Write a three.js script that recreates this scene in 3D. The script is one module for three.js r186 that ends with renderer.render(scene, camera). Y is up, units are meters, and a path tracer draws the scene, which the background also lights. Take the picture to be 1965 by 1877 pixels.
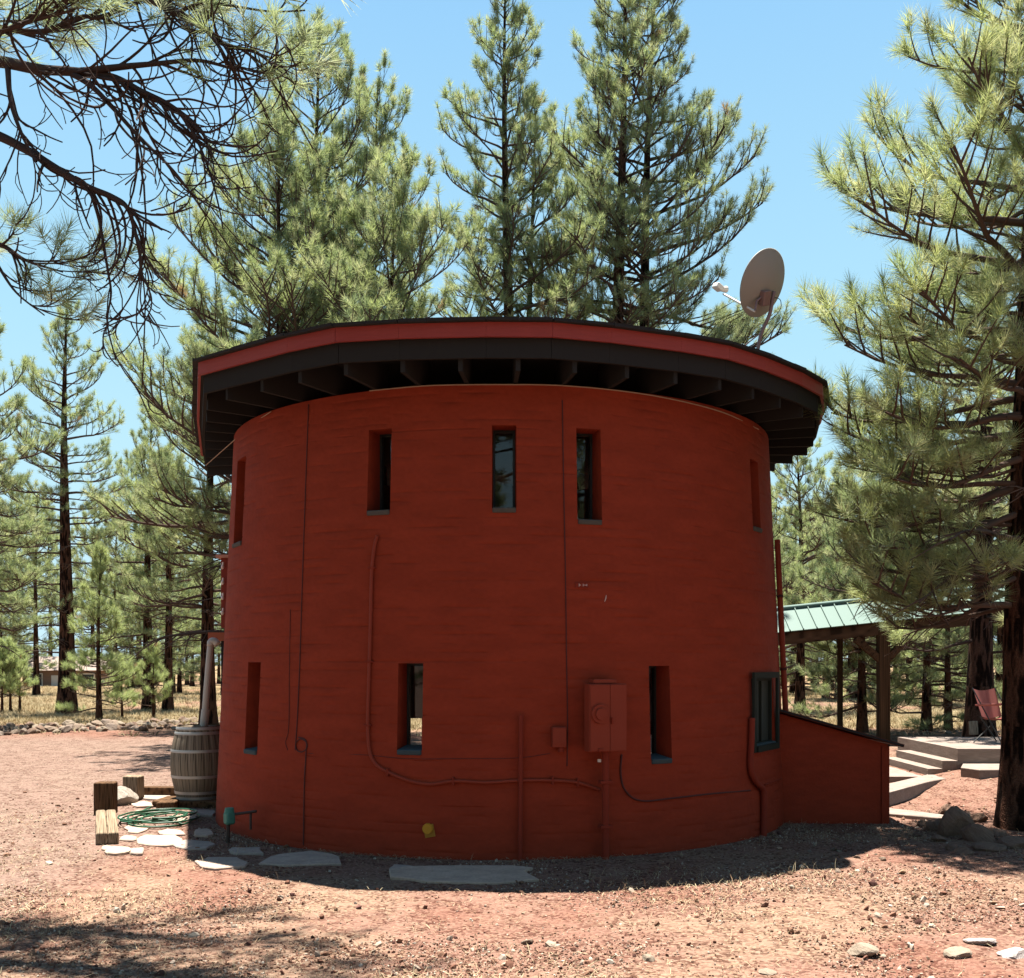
import * as THREE from 'three';
import { RoundedBoxGeometry } from 'three/addons/geometries/RoundedBoxGeometry.js';
import { mergeGeometries } from 'three/addons/utils/BufferGeometryUtils.js';

// ---------------------------------------------------------------- camera, sky, sun, exposure
const EYE = 1.85, F = 2000, CX = 982.5, HY = 1270;            // level lens, 1965 x 1877 picture, horizon at row 1270
const camera = new THREE.PerspectiveCamera(2 * Math.atan(HY / F) * 180 / Math.PI, 1965 / (2 * HY), 0.1, 1500);
camera.position.set(0, EYE, 0);
camera.setViewOffset(1965, 2 * HY, 0, 0, 1965, 1877);
const scene = new THREE.Scene();
const EXPOSURE = 4.4;
{
  const w = 512, h = 256, d = new Float32Array(w * h * 4);
  const stops = [[-90, [.30, .24, .19]], [-1, [.40, .36, .32]], [0, [.66, .92, 1.02]], [8, [.58, .89, 1.02]], [17, [.47, .81, 1.01]], [32, [.335, .655, .99]], [55, [.125, .29, .63]], [90, [.075, .19, .46]]];
  for (let y = 0; y < h; y++) {
    const el = (y + .5) / h * 180 - 90;
    let i = 0; while (i < stops.length - 2 && el > stops[i + 1][0]) i++;
    const [a, ca] = stops[i], [b, cb] = stops[i + 1], t = Math.min(1, Math.max(0, (el - a) / (b - a)));
    for (let x = 0; x < w; x++) for (let c = 0; c < 4; c++) d[(y * w + x) * 4 + c] = c < 3 ? (ca[c] + (cb[c] - ca[c]) * t) / EXPOSURE : 1;
  }
  const sky = new THREE.DataTexture(d, w, h, THREE.RGBAFormat, THREE.FloatType);
  sky.mapping = THREE.EquirectangularReflectionMapping; sky.magFilter = sky.minFilter = THREE.LinearFilter; sky.needsUpdate = true;
  scene.background = sky; scene.environment = sky;
}
const sun = new THREE.DirectionalLight(new THREE.Color(1, .94, .84), 5);
const SUN_DIR = new THREE.Vector3(-.25, 4.96, -1.03).normalize();
sun.position.copy(SUN_DIR).multiplyScalar(60).add(new THREE.Vector3(0, 0, -16)); sun.target.position.set(0, 0, -16);
sun.castShadow = true; sun.shadow.mapSize.set(4096, 4096);
Object.assign(sun.shadow.camera, { left: -45, right: 45, top: 45, bottom: -45, near: 1, far: 150 });
scene.add(sun, sun.target);

// ---------------------------------------------------------------- helpers
const V = (x, y, z) => new THREE.Vector3(x, y, z);
function RNG(s) { let a = s >>> 0; return () => { a = a + 0x6D2B79F5 | 0; let t = Math.imul(a ^ a >>> 15, 1 | a); t = t + Math.imul(t ^ t >>> 7, 61 | t) ^ t; return ((t ^ t >>> 14) >>> 0) / 4294967296; }; }
const hash = (x, y, s = 0) => { let n = Math.imul(x, 374761393) + Math.imul(y, 668265263) + Math.imul(s, 1442695041) | 0; n = Math.imul(n ^ n >>> 13, 1274126177); return ((n ^ n >>> 16) >>> 0) / 4294967296; };
const mod = (a, b) => ((a % b) + b) % b;
function vnoise(x, y, s = 0, per = 0) {                       // value noise 0..1, periodic when per > 0
  const xi = Math.floor(x), yi = Math.floor(y), fx = x - xi, fy = y - yi, u = fx * fx * (3 - 2 * fx), v = fy * fy * (3 - 2 * fy);
  const g = (i, j) => per ? hash(mod(i, per), mod(j, per), s) : hash(i, j, s);
  return (g(xi, yi) * (1 - u) + g(xi + 1, yi) * u) * (1 - v) + (g(xi, yi + 1) * (1 - u) + g(xi + 1, yi + 1) * u) * v;
}
const fbm = (x, y, s = 0, o = 4) => { let a = 0, k = .5, n = 0; for (let i = 0; i < o; i++) { a += k * vnoise(x, y, s + i); n += k; k *= .5; x *= 2.03; y *= 2.03; } return a / n; };
const lerp = (a, b, t) => a + (b - a) * t, clamp = (x, a = 0, b = 1) => Math.min(b, Math.max(a, x));
const smooth = (a, b, x) => { const t = clamp((x - a) / (b - a)); return t * t * (3 - 2 * t); };
const at = (px, py, z) => V((px - CX) / F * z, EYE + (HY - py) / F * z, -z);      // place seen at a picture point, z metres away
const ground = (px, py, h = 0) => { const z = F * (EYE - h) / (py - HY); return V((px - CX) / F * z, h, -z); };
const taken = {};
function numbered(n) { const k = taken[n] = (taken[n] ?? -1) + 1; return k ? n + '_' + String(k).padStart(3, '0') : n; }
const lit = o => { o.traverse(m => { if (m.isMesh) { m.castShadow = true; m.receiveShadow = true; } }); return o; };
function mesh(name, geo, mat, parent) { const m = new THREE.Mesh(geo, mat); m.name = parent ? name : numbered(name); m.castShadow = m.receiveShadow = true; (parent ?? scene).add(m); return m; }
function thing(name, label, category, pos = [0, 0, 0], turn = 0, group) {
  const o = new THREE.Group(); o.name = numbered(name); o.position.set(...pos); o.rotation.y = turn; o.userData = { label, category }; if (group) o.userData.group = group; scene.add(o); return o;
}
function tag(o, label, category, group) { Object.assign(o.userData, { label, category }); if (group) o.userData.group = group; return o; }
function copy(o, label, group) { const c = o.clone(); c.name = numbered(o.name.replace(/_\d{3}$/, '')); c.userData = { ...o.userData }; if (label) c.userData.label = label; if (group) c.userData.group = group; scene.add(c); return c; }
class MB {                                                     // collects tubes and boxes into one geometry
  constructor() { this.p = []; this.u = []; this.i = []; }
  tube(pts, rad, sides = 5, cap = false, u0 = 0) {
    const n = pts.length; let nor = null, len = 0;
    const base0 = this.p.length / 3;
    for (let k = 0; k < n; k++) {
      const t = pts[Math.min(k + 1, n - 1)].clone().sub(pts[Math.max(k - 1, 0)]).normalize();
      if (!nor) nor = Math.abs(t.y) < .9 ? V(0, 1, 0) : V(1, 0, 0);
      nor = nor.clone().sub(t.clone().multiplyScalar(nor.dot(t))).normalize();
      const bi = t.clone().cross(nor), r = typeof rad === 'function' ? rad(k / (n - 1)) : Array.isArray(rad) ? rad[k] : rad;
      if (k) len += pts[k].distanceTo(pts[k - 1]);
      for (let s = 0; s <= sides; s++) {
        const a = s / sides * Math.PI * 2, c = Math.cos(a) * r, d = Math.sin(a) * r;
        this.p.push(pts[k].x + nor.x * c + bi.x * d, pts[k].y + nor.y * c + bi.y * d, pts[k].z + nor.z * c + bi.z * d);
        this.u.push(u0 + s / sides, len);
      }
      if (k) for (let s = 0; s < sides; s++) { const a = base0 + (k - 1) * (sides + 1) + s, b = a + sides + 1; this.i.push(a, a + 1, b, b, a + 1, b + 1); }
    }
    if (cap) for (const e of [0, n - 1]) {
      const c = this.p.length / 3; this.p.push(pts[e].x, pts[e].y, pts[e].z); this.u.push(0, 0);
      for (let s = 0; s < sides; s++) { const a = base0 + e * (sides + 1) + s; e ? this.i.push(c, a, a + 1) : this.i.push(c, a + 1, a); }
    }
    return this;
  }
  geo() {
    const g = new THREE.BufferGeometry();
    g.setAttribute('position', new THREE.Float32BufferAttribute(this.p, 3)); g.setAttribute('uv', new THREE.Float32BufferAttribute(this.u, 2)); g.setIndex(this.i); g.computeVertexNormals(); return g;
  }
}
const tubeGeo = (pts, r, sides = 8, cap = true) => new MB().tube(pts, r, sides, cap).geo();
const spline = (pts, n) => new THREE.CatmullRomCurve3(pts, false, 'centripetal').getPoints(n);
const box = (x0, x1, y0, y1, z0, z1) => new THREE.BoxGeometry(x1 - x0, y1 - y0, z1 - z0).translate((x0 + x1) / 2, (y0 + y1) / 2, (z0 + z1) / 2);
const rbox = (w, h, d, r = .01) => new RoundedBoxGeometry(w, h, d, 2, Math.min(r, w / 2.1, h / 2.1, d / 2.1));
function tex(w, h, fn, srgb = true, rep = [1, 1]) {
  const d = new Uint8Array(w * h * 4);
  for (let y = 0; y < h; y++) for (let x = 0; x < w; x++) { const c = fn(x, y); const k = (y * w + x) * 4; for (let j = 0; j < 3; j++) d[k + j] = clamp(typeof c === 'number' ? c : c[j]) * 255; d[k + 3] = 255; }
  const t = new THREE.DataTexture(d, w, h); t.wrapS = t.wrapT = THREE.RepeatWrapping; t.magFilter = THREE.LinearFilter; t.minFilter = THREE.LinearMipmapLinearFilter; t.generateMipmaps = true;
  if (srgb) t.colorSpace = THREE.SRGBColorSpace; t.repeat.set(...rep); t.needsUpdate = true; return t;
}
const std = (rgb, roughness = .85, more = {}) => { const m = new THREE.MeshPhysicalMaterial({ roughness, specularIntensity: roughness > .7 ? .12 : .5, ...more }); m.color.setRGB(...rgb); return m; };

// ---------------------------------------------------------------- materials
// cinder ground: grains of lava gravel, each with a tone of its own
const GN = 150, gs = 1024;
const grains = (() => {
  const col = new Float32Array(gs * gs * 3), hgt = new Float32Array(gs * gs), pal = [[.93, .87, .84], [.84, .77, .73], [1, .97, .90], [.70, .60, .57], [.90, .82, .78], [.60, .50, .47], [1, .98, .94]];
  for (let y = 0; y < gs; y++) for (let x = 0; x < gs; x++) {
    const gx = x / gs * GN, gy = y / gs * GN, ix = Math.floor(gx), iy = Math.floor(gy); let b = 9, bi = 0, bj = 0;
    for (let j = -1; j < 2; j++) for (let i = -1; i < 2; i++) { const cx = mod(ix + i, GN), cy = mod(iy + j, GN), dx = ix + i + hash(cx, cy, 1) - gx, dy = iy + j + hash(cx, cy, 2) - gy, q = (dx * dx + dy * dy) / (.5 + hash(cx, cy, 4)); if (q < b) { b = q; bi = cx; bj = cy; } }
    const soft = vnoise(x / gs * 24, y / gs * 24, 5, 24), fine = hash(x, y, 9), k = (y * gs + x), c = pal[Math.floor(hash(bi, bj, 3) * pal.length)], dust = smooth(.35, .7, soft);
    for (let j = 0; j < 3; j++) col[k * 3 + j] = lerp(c[j], [.92, .87, .84][j], .12 + .5 * dust) * (.93 + .1 * fine);
    hgt[k] = clamp(1 - b * 1.3) * (1 - .6 * dust) * (.4 + .6 * hash(bi, bj, 7)) + .1 * fine;
  }
  return { col, hgt };
})();
const groundMap = tex(gs, gs, (x, y) => { const k = (y * gs + x) * 3; return [grains.col[k], grains.col[k + 1], grains.col[k + 2]]; });
const groundBump = tex(gs, gs, (x, y) => grains.hgt[y * gs + x], false);
const groundMat = std([1, 1, 1], 1, { specularIntensity: .03, map: groundMap, bumpMap: groundBump, bumpScale: .022, vertexColors: true });
// painted masonry
const paintMap = tex(512, 512, (x, y) => { const a = vnoise(x / 512 * 8, y / 512 * 24, 1, 8) * .5 + vnoise(x / 512 * 48, y / 512 * 96, 2, 48) * .3 + hash(x, y, 3) * .2; return .86 + .14 * a; });
const paintBump = tex(512, 512, (x, y) => vnoise(x / 512 * 64, y / 512 * 64, 11, 64) * .5 + vnoise(x / 512 * 16, y / 512 * 32, 12, 16) * .3 + hash(x, y, 4) * .2, false);
const wallMat = std([.250, .0360, .0165], .8, { map: paintMap, bumpMap: paintBump, bumpScale: .004 });
const fasciaMat = std([.30, .041, .032], .6, { map: paintMap });
const metalRed = std([.205, .031, .015], .6, { specularIntensity: .3 }), metalRedDull = std([.18, .027, .015], .75);
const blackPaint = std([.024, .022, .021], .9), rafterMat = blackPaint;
const innerMat = std([.10, .08, .065], .9);
const shingleMat = std([.035, .032, .032], .95, { bumpMap: paintBump, bumpScale: .004 });
const sillSlate = std([.055, .070, .075], .8, { bumpMap: paintBump, bumpScale: .003 }), sillGrey = std([.085, .072, .062], .85, { bumpMap: paintBump, bumpScale: .003 });
const frameDark = std([.018, .017, .016], .5), frameGreen = std([.021, .023, .018], .75);
const glass = new THREE.MeshPhysicalMaterial({ transmission: 1, thickness: 0, roughness: .01, ior: 1.5 });
const cableDark = std([.06, .015, .012], .7), cablePale = std([.30, .20, .14], .8);
const woodTex = (s, k = 1) => tex(256, 256, (x, y) => { const a = vnoise(x / 256 * 40, y / 256 * 3 + 2 * vnoise(x / 256 * 4, y / 256 * 2, s, 4), s + 1, 40), b = vnoise(x / 256 * 6, y / 256 * 2, s + 2, 2 * 3); const v = .62 + .28 * a + .14 * b - (a < .2 ? .18 : 0); return [v, v * .98, v * .95]; });
const woodMap = woodTex(20);
const timberMat = std([.30, .235, .17], .9, { map: woodMap, bumpMap: woodMap, bumpScale: .006 }), timberDark = std([.12, .07, .04], .9, { map: woodMap, bumpMap: woodMap, bumpScale: .006 });
const barrelMats = [[.25, .21, .168], [.225, .186, .146], [.27, .228, .184], [.205, .168, .132]].map(c => std(c, .85, { map: woodMap, bumpMap: woodMap, bumpScale: .003 }));
const hoopMat = std([.36, .34, .32], .5, { metalness: .6 });
const pvcMat = std([.38, .34, .30], .5);
const concreteMap = tex(256, 256, (x, y) => .78 + .12 * vnoise(x / 256 * 12, y / 256 * 12, 31, 12) + .1 * vnoise(x / 256 * 60, y / 256 * 60, 32, 60));
const concreteMat = std([.25, .20, .172], .9, { map: concreteMap, bumpMap: concreteMap, bumpScale: .004 });
const stoneMats = [[.22, .165, .125], [.25, .20, .15], [.17, .115, .085], [.20, .155, .125]].map(c => std(c, .92, { map: concreteMap, bumpMap: concreteMap, bumpScale: .012 }));
const flagMat = [[.37, .285, .232], [.41, .312, .245], [.33, .262, .222]].map(c => std(c, .9, { map: concreteMap, bumpMap: concreteMap, bumpScale: .006 }));
const hoseMat = std([.016, .068, .034], .45), spigotMat = std([.045, .15, .115], .6), pipeDark = std([.05, .035, .03], .6, { metalness: .4 });
const barkMap = tex(256, 512, (x, y) => { const wob = .5 * vnoise(x / 256 * 4, y / 512 * 8, 41, 4), u = x / 256 * 9, v = y / 512 * 5, a = vnoise(u + wob, v, 42, 9), b = vnoise(x / 256 * 22, y / 512 * 12, 43, 11), g = vnoise(x / 256 * 64, y / 512 * 96, 44, 32); const k = clamp(.30 + .55 * smooth(.25, .6, a * .65 + b * .35) + .22 * (g - .5)); return [k, k * .92, k * .87]; });
const barkMat = std([.125, .070, .050], .95, { map: barkMap, bumpMap: barkMap, bumpScale: .03 });
const barkGrey = std([.085, .058, .048], .95, { map: barkMap, bumpMap: barkMap, bumpScale: .02 });
const twigMat = std([.085, .058, .047], .9), twigDark = std([.050, .034, .030], .9);
const needleMat = std([1, 1, 1], 1, { transmission: .5, thickness: 0, specularIntensity: .7, vertexColors: true, side: THREE.DoubleSide });
const strawMat = std([1, 1, 1], .8);

// ---------------------------------------------------------------- ground
function gh(x, z) {                                           // z: metres in front of the camera
  const r = Math.hypot(x + .129, z - 13.24), off = smooth(3.6, 4.6, r);
  const rise = .30 * smooth(4.9, 7.2, x) * smooth(12.6, 15, z) * (1 - smooth(17.5, 24, z));
  const lumps = .05 * (fbm(x * .6, z * .6, 60, 3) - .5) + .022 * (fbm(x * 3.3, z * 3.3, 61, 3) - .5) + .010 * (vnoise(x * 11, z * 11, 62) - .5);
  return rise + lumps * off - .004 + .9 * (fbm(x * .03 + 9, z * .03, 63, 2) - .5) * smooth(32, 90, z);
}
const straw = (x, z) => { const e = 28.6 + 1.2 * Math.sin(x * .35) + 3 * (fbm(x * .3, z * .3, 70, 3) - .5); return smooth(e, e + 2.2, z) * smooth(.26, .46, fbm(x * .22, z * .12, 71, 4) + .06); };
{
  const axis = (lo, hi, fineLo, fineHi, fine, grow) => { const a = []; for (let v = fineLo; v <= fineHi + 1e-6; v += fine) a.push(v); let s = fine, v = a.at(-1); while (v < hi) { s *= grow; v += s; a.push(v); } s = fine; v = a[0]; while (v > lo) { s *= grow; v -= s; a.unshift(v); } return a; };
  const xs = axis(-420, 420, -4.5, 4.5, .035, 1.05), zs = axis(-300, 420, 5.6, 13.4, .035, 1.05), p = [], u = [], c = [], ix = [];
  for (const z of zs) for (const x of xs) {
    p.push(x, gh(x, z), -z); u.push(x / 3.2, z / 3.2);
    const s = straw(x, z), tan = smooth(.48, .66, fbm(x * .5 + 3, z * .8, 73, 4)), red = smooth(.5, .7, fbm(x * .8 + 30, z * .8, 74, 4));
    const drive = smooth(-3.2, -4.2, x) * (1 - smooth(24, 27, z));
    let k = [.208, .139, .115];
    k = k.map((v, j) => lerp(v, [.232, .178, .139][j], .8 * tan)); k = k.map((v, j) => lerp(v, [.192, .112, .091][j], .85 * red));
    k = k.map((v, j) => lerp(v, [.198, .158, .140][j], .85 * drive)); k = k.map((v, j) => lerp(v, [.275, .225, .145][j], s));
    c.push(...k);
  }
  for (let j = 0; j < zs.length - 1; j++) for (let i = 0; i < xs.length - 1; i++) { const a = j * xs.length + i, b = a + xs.length; ix.push(a, a + 1, b, b, a + 1, b + 1); }
  const g = new THREE.BufferGeometry(); g.setAttribute('position', new THREE.Float32BufferAttribute(p, 3)); g.setAttribute('uv', new THREE.Float32BufferAttribute(u, 2)); g.setAttribute('color', new THREE.Float32BufferAttribute(c, 3)); g.setIndex(ix); g.computeVertexNormals();
  const m = mesh('ground', g, groundMat); m.userData = { kind: 'structure', label: 'red cinder and dirt ground with dry straw field beyond', category: 'ground' };
}
function rockGeo(seed, flat = .7, sub = 2) {
  const g = new THREE.IcosahedronGeometry(1, sub), p = g.attributes.position, r = RNG(seed), cuts = [];
  for (let k = 0; k < 9; k++) cuts.push([V(r() - .5, r() - .5, r() - .5).normalize(), .48 + .36 * r()]);
  const q = V(0, 0, 0);
  for (let i = 0; i < p.count; i++) { q.fromBufferAttribute(p, i); for (const [n, d] of cuts) { const o = q.dot(n) - d; if (o > 0) q.addScaledVector(n, -o * .93); } const f = 1 + .16 * (vnoise(q.x * 3 + seed, q.y * 3 + q.z * 2.3, 80) - .5); q.multiplyScalar(f); p.setXYZ(i, q.x, q.y * flat, q.z); }
  g.deleteAttribute('normal'); g.computeVertexNormals();
  const u = g.attributes.uv; for (let i = 0; i < p.count; i++) u.setXY(i, p.getX(i) * .5 + p.getY(i) * .3, p.getZ(i) * .5 + p.getY(i) * .4);
  return g;
}
// loose cinders and straw bits over the near ground: nobody could count them
{
  const r = RNG(5), M = new THREE.Matrix4(), Q = new THREE.Quaternion(), C = new THREE.Color();
  const chip = (seed) => rockGeo(seed, .75, 0);
  const pal = [[.26, .145, .098], [.20, .098, .068], [.32, .22, .155], [.19, .094, .068], [.42, .33, .26], [.50, .42, .34], [.24, .125, .086], [.28, .165, .115], [.11, .055, .045], [.29, .195, .13]];
  for (const [seed, n, s0, s1, z0, z1] of [[3, 26000, .004, .012, 5.6, 12.2], [8, 5200, .008, .019, 5.6, 13.5], [14, 700, .016, .040, 5.6, 16]]) {
    const im = new THREE.InstancedMesh(chip(seed), std([1, 1, 1], .95), n); im.name = numbered('cinder_gravel'); im.userData = { kind: 'stuff', label: ['fine red cinder grains scattered over the dirt', 'coarse red cinder gravel over the dirt', 'loose lava pebbles lying on the dirt'][[3, 8, 14].indexOf(seed)], category: 'gravel' }; im.castShadow = im.receiveShadow = true;
    for (let i = 0; i < n;) {
      const z = z0 + (z1 - z0) * Math.pow(r(), 1.3), x = (r() - .5) * z * 1.06; if (Math.hypot(x + .129, z - 13.24) < 3.55) continue;
      const dens = smooth(.36, .62, fbm(x * .9, z * .9, 75, 3)) * (x < -3.4 && z > 8.5 ? .3 : 1); if (r() > .06 + .94 * dens) continue;
      const s = s0 + (s1 - s0) * Math.pow(r(), 2.2);
      M.compose(V(x, gh(x, z) + s * .25, -z), Q.setFromEuler(new THREE.Euler(r() * 6, r() * 6, r() * 6)), V(s * (.8 + .5 * r()), s * (.6 + .4 * r()), s * (.8 + .5 * r()))); im.setMatrixAt(i, M);
      const c = pal[Math.floor(r() * pal.length)], k = .8 + .35 * r(); im.setColorAt(i, C.setRGB(c[0] * k * .68, c[1] * k * .68, c[2] * k * .68)); i++;
    }
    scene.add(im);
  }
  const blade = new THREE.BufferGeometry(); blade.setAttribute('position', new THREE.Float32BufferAttribute([-.5, 0, 0, .5, 0, 0, -.4, .04, .5, .4, .04, .5, 0, 0, 1], 3)); blade.setIndex([0, 2, 1, 1, 2, 3, 2, 4, 3]); blade.computeVertexNormals();
  const n = 7000, im = new THREE.InstancedMesh(blade, strawMat, n); im.name = 'straw_litter'; im.userData = { kind: 'stuff', label: 'dry straw and fallen needles littering the cinders', category: 'litter' }; im.castShadow = im.receiveShadow = true;
  for (let i = 0; i < n;) {
    const z = 5.6 + 7 * Math.pow(r(), 1.4), x = (r() - .5) * z * 1.06; if (Math.hypot(x + .129, z - 13.24) < 3.6 || r() > .05 + smooth(.47, .64, fbm(x * .7 + 3, z * .9, 76, 4))) continue;
    const up = r() < .25 ? .2 + .9 * r() : .12 * r();
    M.compose(V(x, gh(x, z) + .004 + .012 * r(), -z), Q.setFromEuler(new THREE.Euler(-up, r() * 6.3, (r() - .5) * .6, 'YXZ')), V(.0022 + .003 * r(), .3, .03 + .09 * r())); im.setMatrixAt(i, M);
    const k = .75 + .4 * r(); im.setColorAt(i, r() < .6 ? C.setRGB(.32 * k, .26 * k, .165 * k) : C.setRGB(.24 * k, .16 * k, .10 * k)); i++;
  }
  scene.add(im);
  const wn = 1500, wi = new THREE.InstancedMesh(blade, strawMat, wn); wi.name = numbered('straw_litter'); wi.userData = { kind: 'stuff', label: 'dry needles drifted against the foot of the red wall', category: 'litter' }; wi.castShadow = wi.receiveShadow = true;
  for (let i = 0; i < wn;) { const t = (r() - .5) * 3.4, q = 3.5 + .35 * r() * r(); if (r() > smooth(.35, .65, fbm(t * 5, 2, 79, 3)) + .1) continue; const x = -.129 + Math.sin(t) * q, z = 13.24 - Math.cos(t) * q; M.compose(V(x, gh(x, z) + .003 + .012 * r(), -z), Q.setFromEuler(new THREE.Euler(-.3 * r() * r(), r() * 6.3, (r() - .5) * .6, 'YXZ')), V(.002 + .003 * r(), .3, .04 + .09 * r())); wi.setMatrixAt(i, M); const k = .7 + .5 * r(); wi.setColorAt(i, C.setRGB(.28 * k, .20 * k, .125 * k)); i++; }
  scene.add(wi);
  // dry grass of the field
  const cl = new MB().geo && (() => { const gsx = [], q = RNG(9); for (let k = 0; k < 16; k++) { const a = q() * 6.3, l = .05 + .11 * q(), o = .14 * q(), b = new THREE.BufferGeometry(), ox = Math.cos(a) * o, oz = Math.sin(a) * o, tx = ox + Math.cos(a + q()) * l * .6, tz = oz + Math.sin(a + q()) * l * .6; b.setAttribute('position', new THREE.Float32BufferAttribute([ox - .006, 0, oz, ox + .006, 0, oz, tx, l, tz], 3)); b.setIndex([0, 1, 2]); b.computeVertexNormals(); gsx.push(b); } return mergeGeometries(gsx); })();
  const gn = 26000, gi = new THREE.InstancedMesh(cl, strawMat, gn); gi.name = 'dry_grass'; gi.userData = { kind: 'stuff', label: 'pale dry grass covering the field under the pines', category: 'grass' }; gi.castShadow = gi.receiveShadow = true;
  for (let i = 0; i < gn;) {
    const z = 26 + 50 * Math.pow(r(), 1.5), x = (r() - .5) * z * 1.1; if (r() > straw(x, z) + .04) continue;
    const s = .5 + .9 * r(); M.compose(V(x, gh(x, z) - .01, -z), Q.setFromEuler(new THREE.Euler(0, r() * 6.3, 0)), V(s * 1.3, s, s * 1.3)); gi.setMatrixAt(i, M);
    const k = .8 + .4 * r(); gi.setColorAt(i, C.setRGB(.30 * k, .245 * k, .145 * k)); i++;
  }
  scene.add(gi);
}

// ---------------------------------------------------------------- the round tower house
const TC = V(-.129, 0, -13.24), R0 = 3.5, BAT = .0467, WALL_H = 4.50, Rw = h => R0 - BAT * h;
function onWall(px, py, off = 0) {                             // where the sight line through a picture point meets the wall
  const f = z => { const p = at(px, py, z); return Math.hypot(p.x - TC.x, p.z - TC.z) - Rw(p.y) - off; };
  let best = 8, bv = 1e9, z = 8;
  for (; z < 13.6; z += .02) { const v = f(z); if (v < bv) { bv = v; best = z; } if (v < 0) break; }
  if (z >= 13.6) return at(px, py, best);
  let a = z - .02, b = z; for (let k = 0; k < 30; k++) { const m = (a + b) / 2; f(m) > 0 ? a = m : b = m; } return at(px, py, b);
}
const theta = p => Math.atan2(p.x - TC.x, p.z - TC.z);
const wp = (th, h, off = 0) => V(TC.x + Math.sin(th) * (Rw(h) + off), h, TC.z + Math.cos(th) * (Rw(h) + off));
const tower = thing('round_house', 'two-storey round house of red painted masonry with slit windows', 'house', [TC.x, 0, TC.z]);
const local = g => g.translate(-TC.x, 0, -TC.z);
const OPEN = [];
const opening = (x0, y0, x1, y1, kind) => { const a = onWall(x0, (y0 + y1) / 2), b = onWall(x1, (y0 + y1) / 2), m = onWall((x0 + x1) / 2, y0), n = onWall((x0 + x1) / 2, y1); OPEN.push({ t0: theta(a), t1: theta(b), h0: n.y, h1: m.y, kind }); };
opening(452, 882, 468, 1040, 'upper'); opening(706, 824, 750, 980, 'upper'); opening(944, 816, 991, 975, 'upper'); opening(1107, 823, 1154, 998, 'upper'); opening(1442, 885, 1457, 1012, 'upper');
opening(473, 1271, 497, 1440, 'lower'); opening(763, 1273, 811, 1440, 'lower'); opening(1247, 1278, 1287, 1457, 'lower'); opening(1444, 1301, 1485, 1430, 'framed');
const D2R = Math.PI / 180;
for (const [c, w, a, b] of [[206, 8, .5, 1.0], [138, 22, .3, 2.05], [176, 12, 2.9, 4.0], [222, 10, 2.9, 3.9], [147, 9, 2.9, 3.9]]) OPEN.push({ t0: (c - w / 2) * D2R, t1: (c + w / 2) * D2R, h0: a, h1: b, kind: 'back' });
const REV = .25;
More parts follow.
